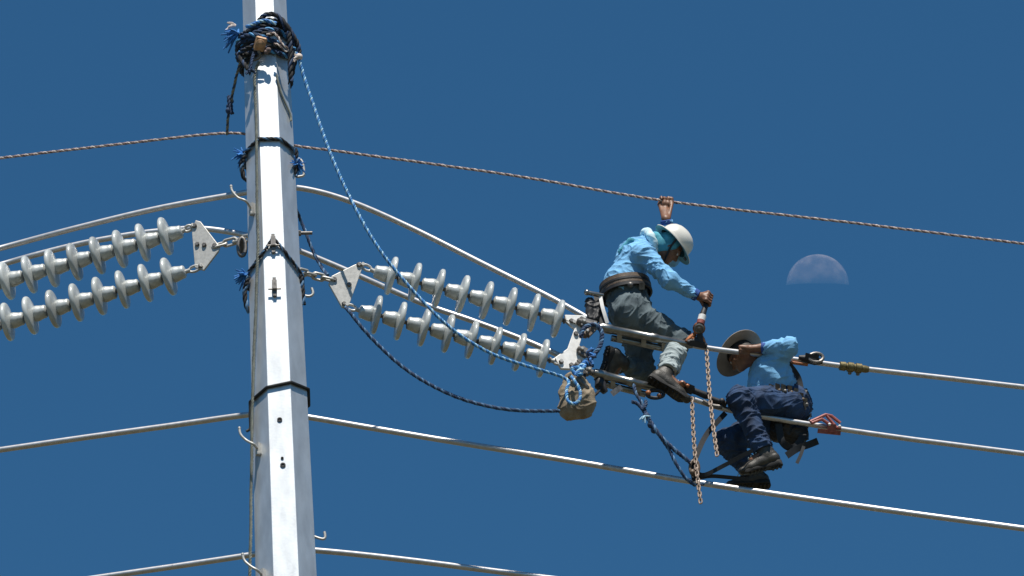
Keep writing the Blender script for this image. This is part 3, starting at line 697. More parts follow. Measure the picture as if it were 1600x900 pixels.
# tie rope down to the span rope on the left
m = MB(); m.rope(spline([at_pole(376, 96, .1), at_pole(369, 120, 0), at_pole(363, 148, -.15), at_pole(359, 168, -.25), at_pole(356, 188, -.3), Lp(354.5, 210, -.4)], 8), .011, .08, (0, 0, 1))
for y in (158, 166, 173): m.ball(at_pole(360 - (y - 158) * .15, y, -.22), .026, 1, 10)
m.rope(spline([at_pole(357, 150, -.2), at_pole(360, 165, -.2), at_pole(363, 178, -.2)], 6), .015, .09, (1, 1, 1))
tag(m.build('tie_rope', [M['cable'], M['rn1']]), 'short knotted cord tying the span rope to the pole top', 'rope')
# grey cable running down the pole
cp = []
for (x, y) in ((408, 98), (402, 120), (403, 170), (404.5, 215), (405, 300), (406.5, 380)):
    p, nn = side_point(x, y, -1); cp.append(p + nn * .022)
for (x, y) in ((405, 470), (401.5, 560), (399, 640), (398, 720), (397, 800), (395.5, 900), (393.5, 960)):
    p, nn = side_point(x, y, -1); cp.append(p + nn * .03)
tag((lambda m: m.rope(spline(cp, 10), .0115, .07, (0, 0, 0), 6).build('hanging_cable', M['cable']))(MB()), 'thin grey green cable hanging down the left faces of the pole', 'cable')

# long blue hand line
hl = [at_pole(462, 82, .16), at_pole(467, 92, .16), Rp(478, 130, .2), Rp(500, 195, .25), Rp(520, 250, .28), Rp(545, 305, .3), Rp(575, 362, .32), Rp(612, 415, .32), Rp(660, 470, .32), Rp(710, 517, .32), Rp(765, 551, .3), Rp(820, 571, .26), Rp(868, 585, .22), Rp(884, 592, .2)]
loop = [Rp(889, 598, .22), Rp(885, 612, .24), Rp(887, 626, .25), Rp(897, 631, .26), Rp(906, 624, .26), Rp(906, 610, .25), Rp(898, 596, .24), Rp(892, 588, .22)]
m = MB(); m.rope(spline(hl + loop, 12), .0125, .056, (0, 1, 2), 6)
m.rope(spline([Rp(899, 585, .2), Rp(893, 575, .2), Rp(906, 576, .22), Rp(900, 585, .23), Rp(909, 583, .22), Rp(905, 573, .2), Rp(914, 571, .2), Rp(908, 580, .23)], 8), .015, .088, (0, 1, 2))
tag(m.build('hand_line', [M['rb1'], M['tassel'], M['rb2']]), 'long speckled light blue rope falling from the pole top to the canvas bag', 'rope')
m = MB(); m.ball(at_pole(467, 89, .16), .028); m.fray(at_pole(467, 89, .16), iv(-.8, .2, .3), 7, .06, .008, .5); tag(m.build('rope_knot', M['rp3']), 'pale knot joining the light blue rope to the tangle on the pole', 'knot')
dl = [Rp(540, 480, .04), Rp(546, 487, .07), Rp(566, 512, .08), Rp(592, 540, .08), Rp(625, 570, .08), Rp(665, 597, .1), Rp(710, 619, .12), Rp(760, 634, .15), Rp(810, 641.5, .18), Rp(874, 642, .2)]
m = MB(); m.rope(spline(dl, 12), .0135, .06, (0, 0, 1), 6)
tag(m.build('tag_line', [M['rn1'], M['rn2']]), 'dark blue rope sagging from the lower yoke corner to the canvas bag', 'rope')
m = MB(); m.rope(spline([at_pole(462, 326, -.15), Rp(470, 345, -.2), Rp(481, 372, -.2), Rp(492, 398, -.2), Rp(503, 418, -.15), Rp(512, 430, -.05)], 10), .0125, .09, (0, 0, 1), 6)
tag(m.build('short_rope', [M['rn1'], M['rn2']]), 'short dark rope slanting from behind the pole to the right yoke plate', 'rope')
# loop of dark blue rope by the clamps
m = MB(); m.rope(spline([Rp(909, 575, .16), Rp(921, 562, .16), Rp(935, 545, .16), Rp(941, 526, .16), Rp(936, 511, .16), Rp(924, 507, .16), Rp(912, 514, .16), Rp(907, 527, .15)], 12), .017, .07, (0, 0, 2), 6)
m.rope(spline([Rp(905, 578, .16), Rp(914, 565, .17), Rp(926, 571, .17), Rp(921, 560, .18), Rp(930, 556, .17), Rp(918, 552, .17), Rp(926, 545, .17)], 8), .016, .09, (0, 1, 1), 6)
tag(m.build('rope_loop', [M['rn1'], M['tassel'], M['rn2']]), 'blue rope looped and knotted over the dark clamps beside the white yoke plate', 'rope')

# canvas bag
bag = thing('canvas_bag', Rp(900, 598, .12), 'sagging tan canvas bag hanging below the white yoke plate', 'bag')
f = Field(.006)
f.cone(Q(899, 600, .12), Q(900, 622, .12), .075, .115, .04, (fwd, .7), (.004, 40, 1)); f.cone(Q(887, 636, .12), Q(916, 632, .12), .068, .072, .04, (fwd, .85), (.005, 38, 2))
f.cone(Q(890, 590, .12), Q(888, 612, .12), .030, .06, .03, (fwd, .7), (.004, 50, 3)); f.cone(Q(908, 592, .12), Q(917, 616, .12), .03, .06, .03, (fwd, .7), (.004, 50, 5)); f.cone(Q(888, 644, .1), Q(912, 643, .1), .055, .055, .04, None, (.004, 40, 7))
f.mesh('sack', M['sack'], bag, crumple=(.010, 7.5, 5, (0, 0, 0)))
m = MB(); m.tube(spline([Q(890, 590, .18), Q(896, 578, .1), Q(908, 570, .06)], 8), .013, 8); m.tube(spline([Q(913, 592, .16), Q(912, 580, .1), Q(906, 572, .06)], 8), .013, 8); m.build('strap', M['strap'], bag)
m = MB(); m.tube(spline([Q(903, 590, .19), Q(909, 598, .2), Q(918, 607, .17)], 6), [.02] * 13, 8); m.build('flap', M['galvdark'], bag)
m = MB(); m.tube(spline([Q(928, 618, .1), Q(934, 613, .06), Q(940, 604, .02)], 6), .011, 8); m.build('cord', M['rk'], bag)

# ------------------------------------------------------------------ chain hoists and grips
def chain_run(mb, a, b, sway, mi=0):
    mid = a.lerp(b, .5) + sway; P = [a, mid, b]; L = (b - a).length; links(mb, P, int(L / .029), .0058, .0108, mi)
h1 = thing('lever_hoist', Q(1090, 540), 'orange lever hoist worked by the helmeted man on the upper conductor', 'hoist', 'chain hoists')
c = Q(1092, 513, .06)
m = MB(); m.lathe(c + fwd * .05, -fwd, [(.024, 0), (.040, .006), (.044, .02), (.038, .045), (.044, .06), (.046, .09), (.036, .10), (.018, .106)], 24); o = m.build('gear_case', M['orange'], h1)
m = MB(); m.lathe(c - fwd * .055, -fwd, [(.036, 0), (.036, .012), (.026, .016), (.024, .01), (.012, .01), (.012, .02), (.006, .022)], 20); m.build('hand_wheel', M['galvdark'], o)
hd = [Q(1094, 508, .12), Q(1098, 492, .13), Q(1103, 477, .12), Q(1106, 466, .11)]
m = MB(); m.tube(spline(hd, 6), [.026, .026, .026, .025, .025, .024, .023, .022, .021, .02, .02, .019, .019, .018, .018, .018, .018, .018, .015], 10); o = m.build('lever', M['dark'], h1)
m = MB(); p = hd[0].lerp(hd[1], .6); q = hd[0].lerp(hd[1], .95); m.lathe(p, q - p, [(.027, -.03), (.029, -.028), (.029, .028), (.027, .03)], 14); m.build('sticker', M['white'], o)
m = MB(); p = hd[0].lerp(hd[1], .3); m.lathe(p, q - p, [(.0275, -.02), (.0295, -.018), (.0295, .012), (.0275, .014)], 14); m.build('stripe', M['red'], o)
m = MB()
for (a, b) in (((1086, 522), (1072, 534)), ((1094, 524), (1101, 538)), ((1080, 530), (1100, 537))):
    a, b = Q(*a, .05), Q(*b, .03); m.tube([a, a.lerp(b, .5), b], [.018, .021, .014], 10)
m.build('frame', M['orange'], h1)
m = MB(); a, b = Q(1074, 535, .03), Q(1104, 541, .03); d = (b - a).normalized(); m.box(a.lerp(b, .5), d, d.cross(fwd).normalized(), fwd, .055, .020, .04); m.tube([a, a.lerp(b, .4) + up * .02, b], [.018, .032, .02], 10); m.tube([a.lerp(b, .62), a.lerp(b, .66) + up * .085], [.034, .02], 10); m.build('jaw', M['dark'], h1)
m = MB(); chain_run(m, Q(1104, 548, .03), Q(1121, 716, .22), iv(-.01, 0, 0)); m.build('chain', M['chain'], h1)
h2 = thing('lever_hoist', Q(1075, 612), 'dark and red chain hoist clamped on the lower conductor beside the boot', 'hoist', 'chain hoists')
m = MB(); a, b = Q(1063, 602, .02), Q(1112, 622, .02); d = (b - a).normalized(); e = d.cross(fwd).normalized()
m.tube([a, a.lerp(b, .2), a.lerp(b, .5), a.lerp(b, .8), b], [.02, .03, .022, .026, .012], 10); m.box(a.lerp(b, .2), d, e, fwd, .05, .034, .03); m.build('jaw', M['dark'], h2)
m = MB(); m.lathe(Q(1066, 600, .08) + fwd * .04, -fwd, [(.016, 0), (.026, .006), (.026, .05), (.016, .06)], 18); m.ball(Q(1074, 603, .08), .016); m.build('gear_case', M['orange'], h2)
m = MB(); m.tube([Q(1110, 623, .05), Q(1135, 632, .04)], .022, 10); m.ball(Q(1128, 627, .06), .024); m.build('hook', M['dark'], h2)
m = MB(); m.tube(spline([Q(1098, 627, .04), Q(1112, 634, .04), Q(1128, 636, .04)], 6), .018, 8); m.build('bar', M['galvdark'], h2)
m = MB(); chain_run(m, Q(1081, 622, .06), Q(1095, 787, .16), iv(-.012, 0, 0)); m.build('chain', M['chain'], h2)
# red clamp hanging under the lower clamp
rc = thing('small_clamp', Q(1022, 617), 'small dark red clamp under the lower conductor behind the boot', 'clamp')
m = MB(); m.closed_tube([Q(1024 + 13 * math.cos(t), 616 + 6 * math.sin(t), .05) for t in np.linspace(0, 2 * math.pi, 18, endpoint=False)], .014, 8); m.build('bow', M['dark'], rc)
m = MB(); m.ball(Q(1013, 614, .06), .02); m.ball(Q(1030, 618, .06), .018); m.build('pin', M['orange'], rc)
# brass grip on the upper conductor
bg_ = thing('brass_grip', Rp(1335, 574), 'ribbed brass sleeve clamped on the upper conductor right of the workers', 'clamp')
a, b = Rp(1311, 571.5), Rp(1357, 577.5); d = (b - a).normalized(); L = (b - a).length; m = MB()
m.lathe(a, d, [(.022, 0), (.032, .006), (.034, .045), (.027, .05), (.027, .06), (.036, .064), (.036, .105), (.028, .11), (.028, .12), (.036, .124), (.036, .165), (.027, .17), (.027, L - .02), (.022, L)], 18); m.build('sleeve', M['brass'], bg_)
for q in (.08, .14):
    m = MB(); m.lathe(a + d * q - up * .03, -up, [(.014, 0), (.014, .018), (.009, .024)], 8); m.build('bolt', M['galvdark'], bg_)
# black grip beside the elbow
kg = thing('wire_grip', Rp(1265, 560), 'black wire grip on the upper conductor beside the blue elbow', 'clamp')
a, b = Rp(1248, 558, .03), Rp(1285, 566, .03); d = (b - a).normalized(); e = d.cross(fwd).normalized()
m = MB(); m.tube([a, a.lerp(b, .3), a.lerp(b, .7), b], [.014, .03, .034, .016], 10); m.box(a.lerp(b, .55) + up * .02, d, e, fwd, .05, .022, .03); m.build('jaw', M['dark'], kg)
m = MB(); m.closed_tube([Rp(1275 + 11 * math.cos(t), 559 + 7 * math.sin(t), .05) for t in np.linspace(0, 2 * math.pi, 16, endpoint=False)], .013, 8); m.build('bow', M['galvdark'], kg)
m = MB(); m.tube([Rp(1232, 566, .02), Rp(1262, 570, .02)], .012, 8); m.build('bar', M['orange'], kg)
# red folding clamp behind the seated worker
rg = thing('red_grip', Rp(1290, 662), 'faded red folding wire grip on the lower conductor behind the worker in the hat', 'clamp')
def rtube(P, r=.012): m.tube([Rp(x, y, .05) for x, y in P], r, 8)
m = MB(); rtube([(1266, 659), (1290, 648), (1299, 650), (1313, 661)]); rtube([(1268, 661), (1284, 655), (1304, 668), (1314, 669)]); rtube([(1292, 650), (1306, 667)]); m.build('arm', M['red'], rg)
m = MB(); a, b = Rp(1276, 673, .03), Rp(1315, 677, .03); d = (b - a).normalized(); m.box(a.lerp(b, .5), d, d.cross(fwd).normalized(), fwd, .085, .016, .022); m.box(a.lerp(b, .6) + up * .03, d, d.cross(fwd).normalized(), fwd, .03, .03, .03); m.build('jaw', M['red'], rg)
for q in ((1296, 663), (1312, 666)):
    m = MB(); m.ball(Rp(*q, .08), .011); m.build('rivet', M['white'], rg)
# rope lanyard from the lower conductor to the third conductor
m = MB(); m.rope(spline([Q(990, 601, .06), Q(994, 615, .08), Q(1004, 632, .09), Q(1013, 655, .1), Q(1026, 675, .1), Q(1044, 700, .1), Q(1057, 725, .1), Q(1070, 745, .08), Q(1086, 758, .06), Q(1100, 756, .04)], 10), .013, .09, (0, 0, 1), 6)
m.rope(spline([Q(1006, 640, .1), Q(1022, 668, .12), Q(1040, 690, .12), Q(1060, 708, .12), Q(1078, 722, .1)], 8), .016, .09, (0, 0, 1), 6)
m.rope(spline([Q(987, 628, .08), Q(995, 630, .09), Q(1004, 640, .1), Q(1013, 652, .12)], 8), .014, .09, (0, 0, 0), 6)
m.rope(spline([Q(1009, 626, .1), Q(1009, 634, .12), Q(1003, 640, .12)], 8), .013, .09, (0, 0, 0), 6)
for (x, y) in ((1017, 664), (1022, 672), (1010, 650)): m.ball(Q(x, y, .1), .026, 0, 10)
m.fray(Q(1008, 650, .12), iv(-.3, .5, .4), 6, .04, .007, .6, 2)
tag(m.build('lanyard', [M['rn1'], M['rn2'], M['rb2']]), 'knotted dark blue lanyard slanting between the two lower conductors below the helmeted worker', 'rope')
st = thing('safety_strap', Q(1085, 735), 'flat dark safety strap from the third conductor up past the chains', 'strap')
def ribbon(P, w, th=.006):
    P = spline(P, 8); m = MB(); V = []; Fc = []
    for i, p in enumerate(P):
        t = (P[min(i + 1, len(P) - 1)] - P[max(i - 1, 0)]).normalized(); s = t.cross(fwd).normalized() * (w / 2); b = fwd * th / 2
        V += [p + s + b, p - s + b, p - s - b, p + s - b]
    for i in range(len(P) - 1):
        for e in range(4): Fc.append((i * 4 + e, i * 4 + (e + 1) % 4, i * 4 + 4 + (e + 1) % 4, i * 4 + 4 + e))
    Fc += [(0, 1, 2, 3), tuple(len(V) - k for k in (1, 2, 3, 4))]; m.add(V, Fc); return m
ribbon([Q(1086, 752, .06), Q(1083, 730, .06), Q(1094, 698, .05), Q(1106, 676, .03), Q(1120, 660, .02), Q(1134, 645, .01)], .038).build('webbing', M['strap'], st)
ribbon([Q(1084, 735, .08), Q(1100, 742, .08), Q(1130, 728, .08), Q(1160, 712, .12), Q(1176, 704, .14)], .03).build('webbing', M['strap'], st)
ribbon([Q(1088, 748, .05), Q(1110, 744, .05), Q(1140, 746, .05), Q(1170, 749, .04)], .028).build('webbing', M['strap'], st)
m = MB(); m.closed_tube([Q(1085 + 7 * math.cos(t), 731 + 12 * math.sin(t), .08) for t in np.linspace(0, 2 * math.pi, 16, endpoint=False)], .011, 8); m.ball(Q(1082, 738, .1), .022); m.build('buckle', M['leather'], st)

# ================================================================== PEOPLE
def unit(v): return v.normalized()
def hand(f, wrist, grip, bar, rb=.012, flip=1, sc=1.0):
    """a fist closed round a bar: palm, four unequal fingers curled over it, thumb from the side"""
    t = unit(bar); fd = grip - wrist; fd = unit(fd - t * fd.dot(t)); nn = unit(t.cross(fd)) * flip
    kn = []
    for i, (s, ln) in enumerate(((-.033, 1.0), (-.011, 1.08), (.011, 1.04), (.032, .86))):
        r = (.0098 - .0006 * i) * (sc if sc <= 1.1 else sc * 1.06); R = rb + r + .001
        K = grip + t * (s * 1.06 * sc) + nn * (R + .010) - fd * .006
        pts = [K] + [grip + t * (s * sc) + (nn * math.cos(a) + fd * math.sin(a)) * (R * (1.0 if j else 1.12)) for j, a in enumerate((R_(55), R_(110 * ln), R_(175 * ln), R_(235 * ln)))]
        f.chain(pts, [r * 1.12, r * 1.08, r, r * .93, r * .82], .004); kn.append(K)
    base = wrist + fd * .012
    for i, K in enumerate(kn): f.cone(base + t * ((i - 1.5) * .009), K, .0175, .0135, .014)
    f.cone(base, grip + nn * (rb + .012) - fd * .03, .022, .020, .02)
    if sc > 1.1: f.cone(grip + nn * (rb + .017) - t * .026 - fd * .012, grip + nn * (rb + .017) + t * .026 - fd * .012, .021, .019, .02); f.cone(grip - fd * .034 - t * .018, grip - fd * .034 + t * .016, .021, .018, .02)
    tb = wrist + fd * .022 - t * .022 - nn * .004
    f.chain([tb, grip - t * .045 - nn * (rb * .4 + .006) - fd * .016, grip - t * .034 - nn * (rb + .012) + fd * .006, grip - t * .012 - nn * (rb + .014) + fd * .014], [.0155, .0125, .0108, .0088], .006)
def head(f, c, a, g, neck, root):
    a = unit(a); g = unit(g - a * g.dot(a)); s = a.cross(g)
    f.ell(c + a * .022 - g * .008, [s, g, a], [.076, .096, .092], .02)
    f.ell(c - a * .028 + g * .012, [s, g, a], [.064, .080, .082], .03)
    f.cone(c - a * .062 + g * .042, c - a * .085 + g * .066, .040, .028, .03)
    f.cone(c + a * .004 + g * .088, c - a * .026 + g * .106, .009, .0125, .012)
    for q in (-1, 1):
        f.cone(c - a * .028 + g * .092, c - a * .029 + g * .092 + s * (.013 * q), .010, .009, .008)
        f.cone(c + a * .018 + g * .082 + s * (.012 * q), c + a * .02 + g * .074 + s * (.045 * q), .012, .010, .012)
        f.ell(c + s * (.078 * q) - g * .006 - a * .008, [unit(s * q - g * .5), unit(g + s * q * .5), a], [.007, .019, .031], .006)
        f.cone(c - a * .03 + g * .058 + s * (.04 * q), c - a * .035 + g * .05 + s * (.045 * q), .022, .02, .02)
        f.ball_cut(c + g * .098 + s * (.031 * q) + a * .001, .014)
        e = MB(); e.ball(c + g * .080 + s * (.031 * q) + a * .001, .0125); e.build('eye', M['eye'], root)
    for q, dz in ((0, 0), (1, .009)): f.cone(c - a * (.052 + dz) + g * .086 - s * .018, c - a * (.052 + dz) + g * .086 + s * .018, .0075, .0075, .006)
    f.cone(c - a * .05 - g * .02, neck, .054, .060, .03)
    return a, g, s
def boot(root, ankle, shin, toe, sole_up, ln=.275):
    N = unit(sole_up); T = unit(toe - N * toe.dot(N)); B = N.cross(T)
    heel = ankle - N * .062 - T * .045; ball = heel + T * (ln * .62) - N * .006; tip = heel + T * (ln * .86) - N * .008
    f = Field(.005)
    f.cone(heel, heel + T * .09 + N * .008, .040, .043, .02, (B, .92)); f.cone(heel + T * .08 + N * .006, ball, .044, .043, .02, (N, .85)); f.cone(ball, tip, .043, .036, .02, (N, .82))
    f.cone(ankle - N * .03, ball + N * .012, .047, .036, .03); f.cone(heel + N * .02, ankle + unit(shin - ankle) * .07, .043, .050, .03, None, (.003, 90, 1))
    f.cone(ankle, ankle + unit(shin - ankle) * .11, .050, .053, .02, None, (.003, 90, 2))
    b = f.mesh('boot', M['boot'], root)
    out = []; L = ln
    prof = [(-.045, .0), (-.040, .026), (-.02, .037), (.03, .038), (.08, .036), (.12, .041), (.16, .046), (.20, .042), (.225, .030), (.236, .0)]
    o = [(x, y) for x, y in prof] + [(x, -y) for x, y in prof[-2:0:-1]]
    base = heel - N * .030; m = MB()
    ks = L / .275
    rings = [(-.012, 1.0), (-.010, 1.04), (.012, 1.04), (.016, 1.0)]; V = []; Fc = []; n_ = len(o)
    for (z, s) in rings:
        for (x, y) in o:
            zz = z - (.012 if (x < .035 and z < 0) else 0) + (.010 if x > .2 else 0)
            V.append(base + T * ((x - .09) * s + .09) * ks + B * (y * s) + N * zz)
    for i in range(3):
        for k in range(n_):
            k2 = (k + 1) % n_; Fc.append((i * n_ + k, i * n_ + k2, (i + 1) * n_ + k2, (i + 1) * n_ + k))
    Fc += [tuple(range(n_)), tuple(3 * n_ + k for k in range(n_ - 1, -1, -1))]; m.add(V, Fc)
    for i in range(9):
        x = -.03 + .028 * i
        if abs(x - .05) > .02: m.box(base + T * (x * ks) - N * (.016 + (.012 if x < .035 else 0)), T, B, N, .007, .026, .006)
    m.build('sole', M['sole'], b)
    m = MB(); lp = []
    for i in range(6):
        q = ankle.lerp(ball + N * .03, i / 6) + N * .038 + T * .02
        m.tube([q - B * .022, q + N * .004, q + B * .022], .0035, 6)
    m.build('lace', M['clothpale'], b)
    return b

def person(J, root, hem_clip, torso_fold=.008, tw=1.0, aw=1.0):
    """J: joints. Builds body field pieces plus shirt and trousers."""
    out = {}
    body = Field(.0045)
    lat = unit(J['shN'] - J['shF']); tor = unit(J['chest'] - J['pelvis']); frt = tor.cross(lat)
    # body under the clothes
    body.cone(J['hipF'], J['hipN'], .10, .10); body.cone(J['pelvis'], J['waist'], .11, .092); body.cone(J['waist'], J['chest'], .092, .095)
    body.cone(J['shF'].lerp(J['shN'], .15), J['shF'].lerp(J['shN'], .85), .065, .065); body.cone(J['chest'], J['neck'], .08, .06)
    for s in 'NF':
        body.cone(J['sh' + s], J['el' + s], .050, .041, .02); body.cone(J['el' + s], J['wr' + s], .042, .0285, .012)
        body.cone(J['hip' + s], J['kn' + s], .082, .055); body.cone(J['kn' + s], J['an' + s], .052, .036); body.cone(J['an' + s], J['an' + s] + (J['toe' + s]).normalized() * .10, .036, .03)
    out['body'] = body
    sh = Field(.0055); fo = lambda a, fr, p: (a, fr, p)
    off = lat * (.055 * tw)
    for q in (-1, 1):
        sh.cone(J['waist'] + off * q * 1.0, J['chest'] + off * q * 1.1, .112 * tw, .117 * tw, .05, None, (torso_fold, 34, 2 + q))
        sh.cone(J['chest'] + off * q * .9 + tor * .02, (J['shN'] if q > 0 else J['shF']) - tor * .01, .095, .072, .05)
    sh.cone(J['shF'], J['shN'], .070, .070, .04); sh.cone(J['chest'] + tor * .03, J['neck'], .095, .066, .04)
    sh.cone(J['waist'], J['pelvis'].lerp(J['waist'], .75), .148, .142, .04, None, (torso_fold, 34, 3))
    for s in 'NF':
        d = unit(J['wr' + s] - J['el' + s]); e = J['wr' + s] - d * .012
        sh.cone(J['sh' + s], J['el' + s], .073 * aw, .061 * aw, (.035 if aw == 1 else .012), None, (.0095, 40, 4 if s == 'N' else 6))
        sh.cone(J['el' + s], e, .061 * aw, .043, (.03 if aw == 1 else .012), None, (.0090, 44, 1 if s == 'N' else 3), [(tuple(e), tuple(d))])
        m = MB(); m.lathe(e - d * .03, d, [(.040, 0), (.0445, .004), (.043, .034), (.038, .038), (.034, .03)], 20); out['cuff' + s] = m
    out['shirt'] = sh
    tr_ = Field(.0055); lw = 1.0 if aw == 1 else 1.10
    tr_.cone(J['hipF'], J['hipN'], .125, .125, .05, None, (.004, 50, 2)); tr_.cone(J['pelvis'], J['pelvis'].lerp(J['waist'], .8), .153, .156, .05, None, (.004, 40, 4))
    for s in 'NF':
        d = unit(J['an' + s] - J['kn' + s]); e = J['kn' + s].lerp(J['an' + s], hem_clip[s])
        tr_.cone(J['hip' + s], J['hip' + s].lerp(J['kn' + s], .55), .122 * lw, .096 * lw, .05, None, (.0090, 30, 1 if s == 'N' else 5))
        tr_.cone(J['hip' + s].lerp(J['kn' + s], .5), J['kn' + s], .098 * lw, .077 * lw, .04, None, (.0085, 38, 2))
        tr_.cone(J['kn' + s], e, .077 * lw, .066 * lw, .03, None, (.0095, 40, 3 if s == 'N' else 7), [(tuple(e), tuple(d))])
    out['trousers'] = tr_
    return out, lat, tor, frt
def shell_hat(root, name, c, a, g, prof, brim, mats, ell=(1.15, 1.0), seg=48, curl=0.0):
    """prof: outer dome (radius, height) from the rim to the crown; brim(an) gives its width; a closed shell with thickness"""
    a = unit(a); g = unit(g - a * g.dot(a)); s = a.cross(g); th = .006
    rows = []; R0 = prof[0][0]
    def pt(r, z, an): return c + g * (r * ell[0] * math.cos(an)) + s * (r * ell[1] * math.sin(an)) + a * z
    V, Fc, mi = [], [], []
    lst = [('d', r, z) for (r, z) in prof[::-1]] + [('b', 1.0, .0), ('bu', 1.0, -th), ('bi', 0, -th)] + [('d', r - th, z - th) for (r, z) in prof[1:]]
    for q in lst:
        for k in range(seg):
            an = 2 * math.pi * k / seg
            if q[0] == 'd':
                rr = q[1]; z = q[2]
                if rr > .02 and abs(math.sin(an)) < .2: z += .003
                V.append(pt(max(rr, .003), z, an))
            elif q[0] in ('b', 'bu'):
                w_ = brim(an); V.append(pt(R0 + w_, -.25 * w_ + curl * math.sin(an) ** 2 + q[2], an))
            else: V.append(pt(R0 - th, -th, an))
    n_ = len(lst)
    for i in range(n_ - 1):
        for k in range(seg):
            k2 = (k + 1) % seg; Fc.append((i * seg + k, i * seg + k2, (i + 1) * seg + k2, (i + 1) * seg + k))
    Fc += [tuple(range(seg)), tuple((n_ - 1) * seg + k for k in range(seg))]
    m = MB(); m.add(V, Fc); nd = len(prof)
    m.m = [0 if (i // seg) < nd + 1 else 1 for i in range(len(Fc) - 2)] + [0, 1]
    return m.build(name, mats, root, sharp=50)

# ---------------- worker with the helmet
w1 = thing('person', Q(1045, 606, .03), 'worker in white helmet, light blue shirt and grey trousers reaching up to the rope', 'person', 'line workers')
B1 = -.13
J = dict(pelvis=Q(984, 480, B1 - .06), waist=Q(975, 445, B1 - .06), chest=Q(991, 402, B1 - .04), neck=Q(1017, 378, B1 - .02), head=Q(1045, 386, B1),
         shN=Q(1004, 396, B1 + .14), shF=Q(1012, 384, B1 - .22), elN=Q(1048, 438, B1 + .25), wrN=Q(1091, 463, .10), elF=Q(1050, 402, B1 - .36), wrF=Q(1040.5, 343, -.34),
         hipN=Q(984, 489, B1 + .02), hipF=Q(983, 489, B1 - .16), knN=Q(1062, 530, -.10), anN=Q(1040, 588, .05), knF=Q(1008, 582, -.42), anF=Q(966, 566, -.14))
J['toeN'] = iv(.75, .55, .25); J['toeF'] = iv(-.35, 1.0, .1)
P, lat, tor, frt = person(J, w1, {'N': .86, 'F': .8})
gripF = Rp(1040.5, 314.1, -.36); barF = Rp(1060, 316.6, -.36) - Rp(1020, 311, -.36)
hand(P['body'], J['wrF'], gripF, -barF, .013, 1, 1.2)
gripN = Q(1105, 468.5, .115); hand(P['body'], J['wrN'], gripN, hd[3] - hd[1], .019, -1, 1.1)
a_, g_, s_ = head(P['body'], J['head'], iv(.68, -.54, -.32), iv(.54, .76, .12), J['neck'], w1)
bo = P['body'].mesh('body', M['skin'], w1)
P['shirt'].mesh('shirt', M['shirt'], w1, crumple=(.0135, 6.0, 1, tor))
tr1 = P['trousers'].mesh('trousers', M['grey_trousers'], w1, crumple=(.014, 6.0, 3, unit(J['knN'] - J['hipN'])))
for q in 'NF': P['cuff' + q].build('cuff', M['cuff'], w1)
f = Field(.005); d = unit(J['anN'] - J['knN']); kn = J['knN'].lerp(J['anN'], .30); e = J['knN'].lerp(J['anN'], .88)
f.cone(kn, e, .0805, .074, .02, None, (.0095, 40, 3), [(tuple(e), tuple(d)), (tuple(kn), tuple(-d))]); f.mesh('trouser_leg', M['hem'], w1, crumple=(.012, 6.5, 3, d))['label'] = 'lower trouser leg with sunlight painted in as a pale colour'
boot(w1, J['anN'], J['knN'], iv(.78, .60, .10), iv(.42, -.56, -.71), .30)
boot(w1, J['anF'], J['knF'], iv(-.30, 1.0, .05), iv(.80, .30, -.50), .25)
# helmet
hc = J['head'] + a_ * .048
hp = [(.112, 0), (.113, .02), (.111, .045), (.103, .075), (.088, .100), (.066, .119), (.040, .131), (.015, .136), (.004, .137)]
he = shell_hat(w1, 'helmet', hc, a_, g_, hp, lambda an: .017 + .030 * max(0, math.cos(an)) ** 2 + .022 * max(0, -math.cos(an)), [M['helmet'], M['helmet_in']], (1.18, 1.0))
m = MB()
for q in (-1, 1): m.tube(spline([hc + s_ * (.105 * q) - a_ * .005, hc + s_ * (.088 * q) - a_ * .07 + g_ * .015, hc + s_ * (.05 * q) - a_ * .135 + g_ * .05, hc - a_ * .15 + g_ * .06], 8), .008, 8)
m.build('chin_strap', M['dark'], he)
m = MB(); m.box(hc + g_ * .142 - a_ * .004 + s_ * 0, g_, s_, a_, .012, .018, .012); m.build('clip', M['dark'], he)
# turquoise cloth under the helmet, round neck and shoulders
f = Field(.005)
f.ell(J['head'] + a_ * .012 - g_ * .016, [s_, g_, a_], [.091, .092, .108], .02)
f.cone(J['head'] - a_ * .05 - g_ * .045, J['neck'].lerp(J['head'], .2), .068, .088, .03, None, (.006, 70, 2))
f.mesh('head_cloth', M['cloth'], w1)
f = Field(.005); nk = J['neck']
for i in range(10):
    an0, an1 = 2 * math.pi * i / 10, 2 * math.pi * (i + 1) / 10; ax_ = unit(J['head'] - J['chest']); uu = unit(lat - ax_ * lat.dot(ax_)); vv = ax_.cross(uu)
    rr = lambda an: nk - ax_ * .012 + uu * (.090 * math.cos(an)) + vv * (.082 * math.sin(an))
    f.cone(rr(an0), rr(an1), .030, .030, .015, None, (.005, 90, i))
f.cone(J['neck'] + iv(-.03, -.01, .03), J['chest'] + iv(-.07, -.065, .04), .034, .026, .02, None, (.005, 80, 2)); f.mesh('neck_cloth', M['clothpale'], w1)
f = Field(.005); f.cone(J['chest'] + iv(-.105, -.04, .09), J['chest'] + iv(-.03, -.118, .07), .018, .022, .02, None, (.003, 80, 1)); f.cone(J['chest'] + iv(-.03, -.118, .07), J['neck'] + iv(.03, .035, .075), .022, .02, .02, None, (.003, 80, 4)); f.mesh('scarf_fold', M['cloth'], w1)
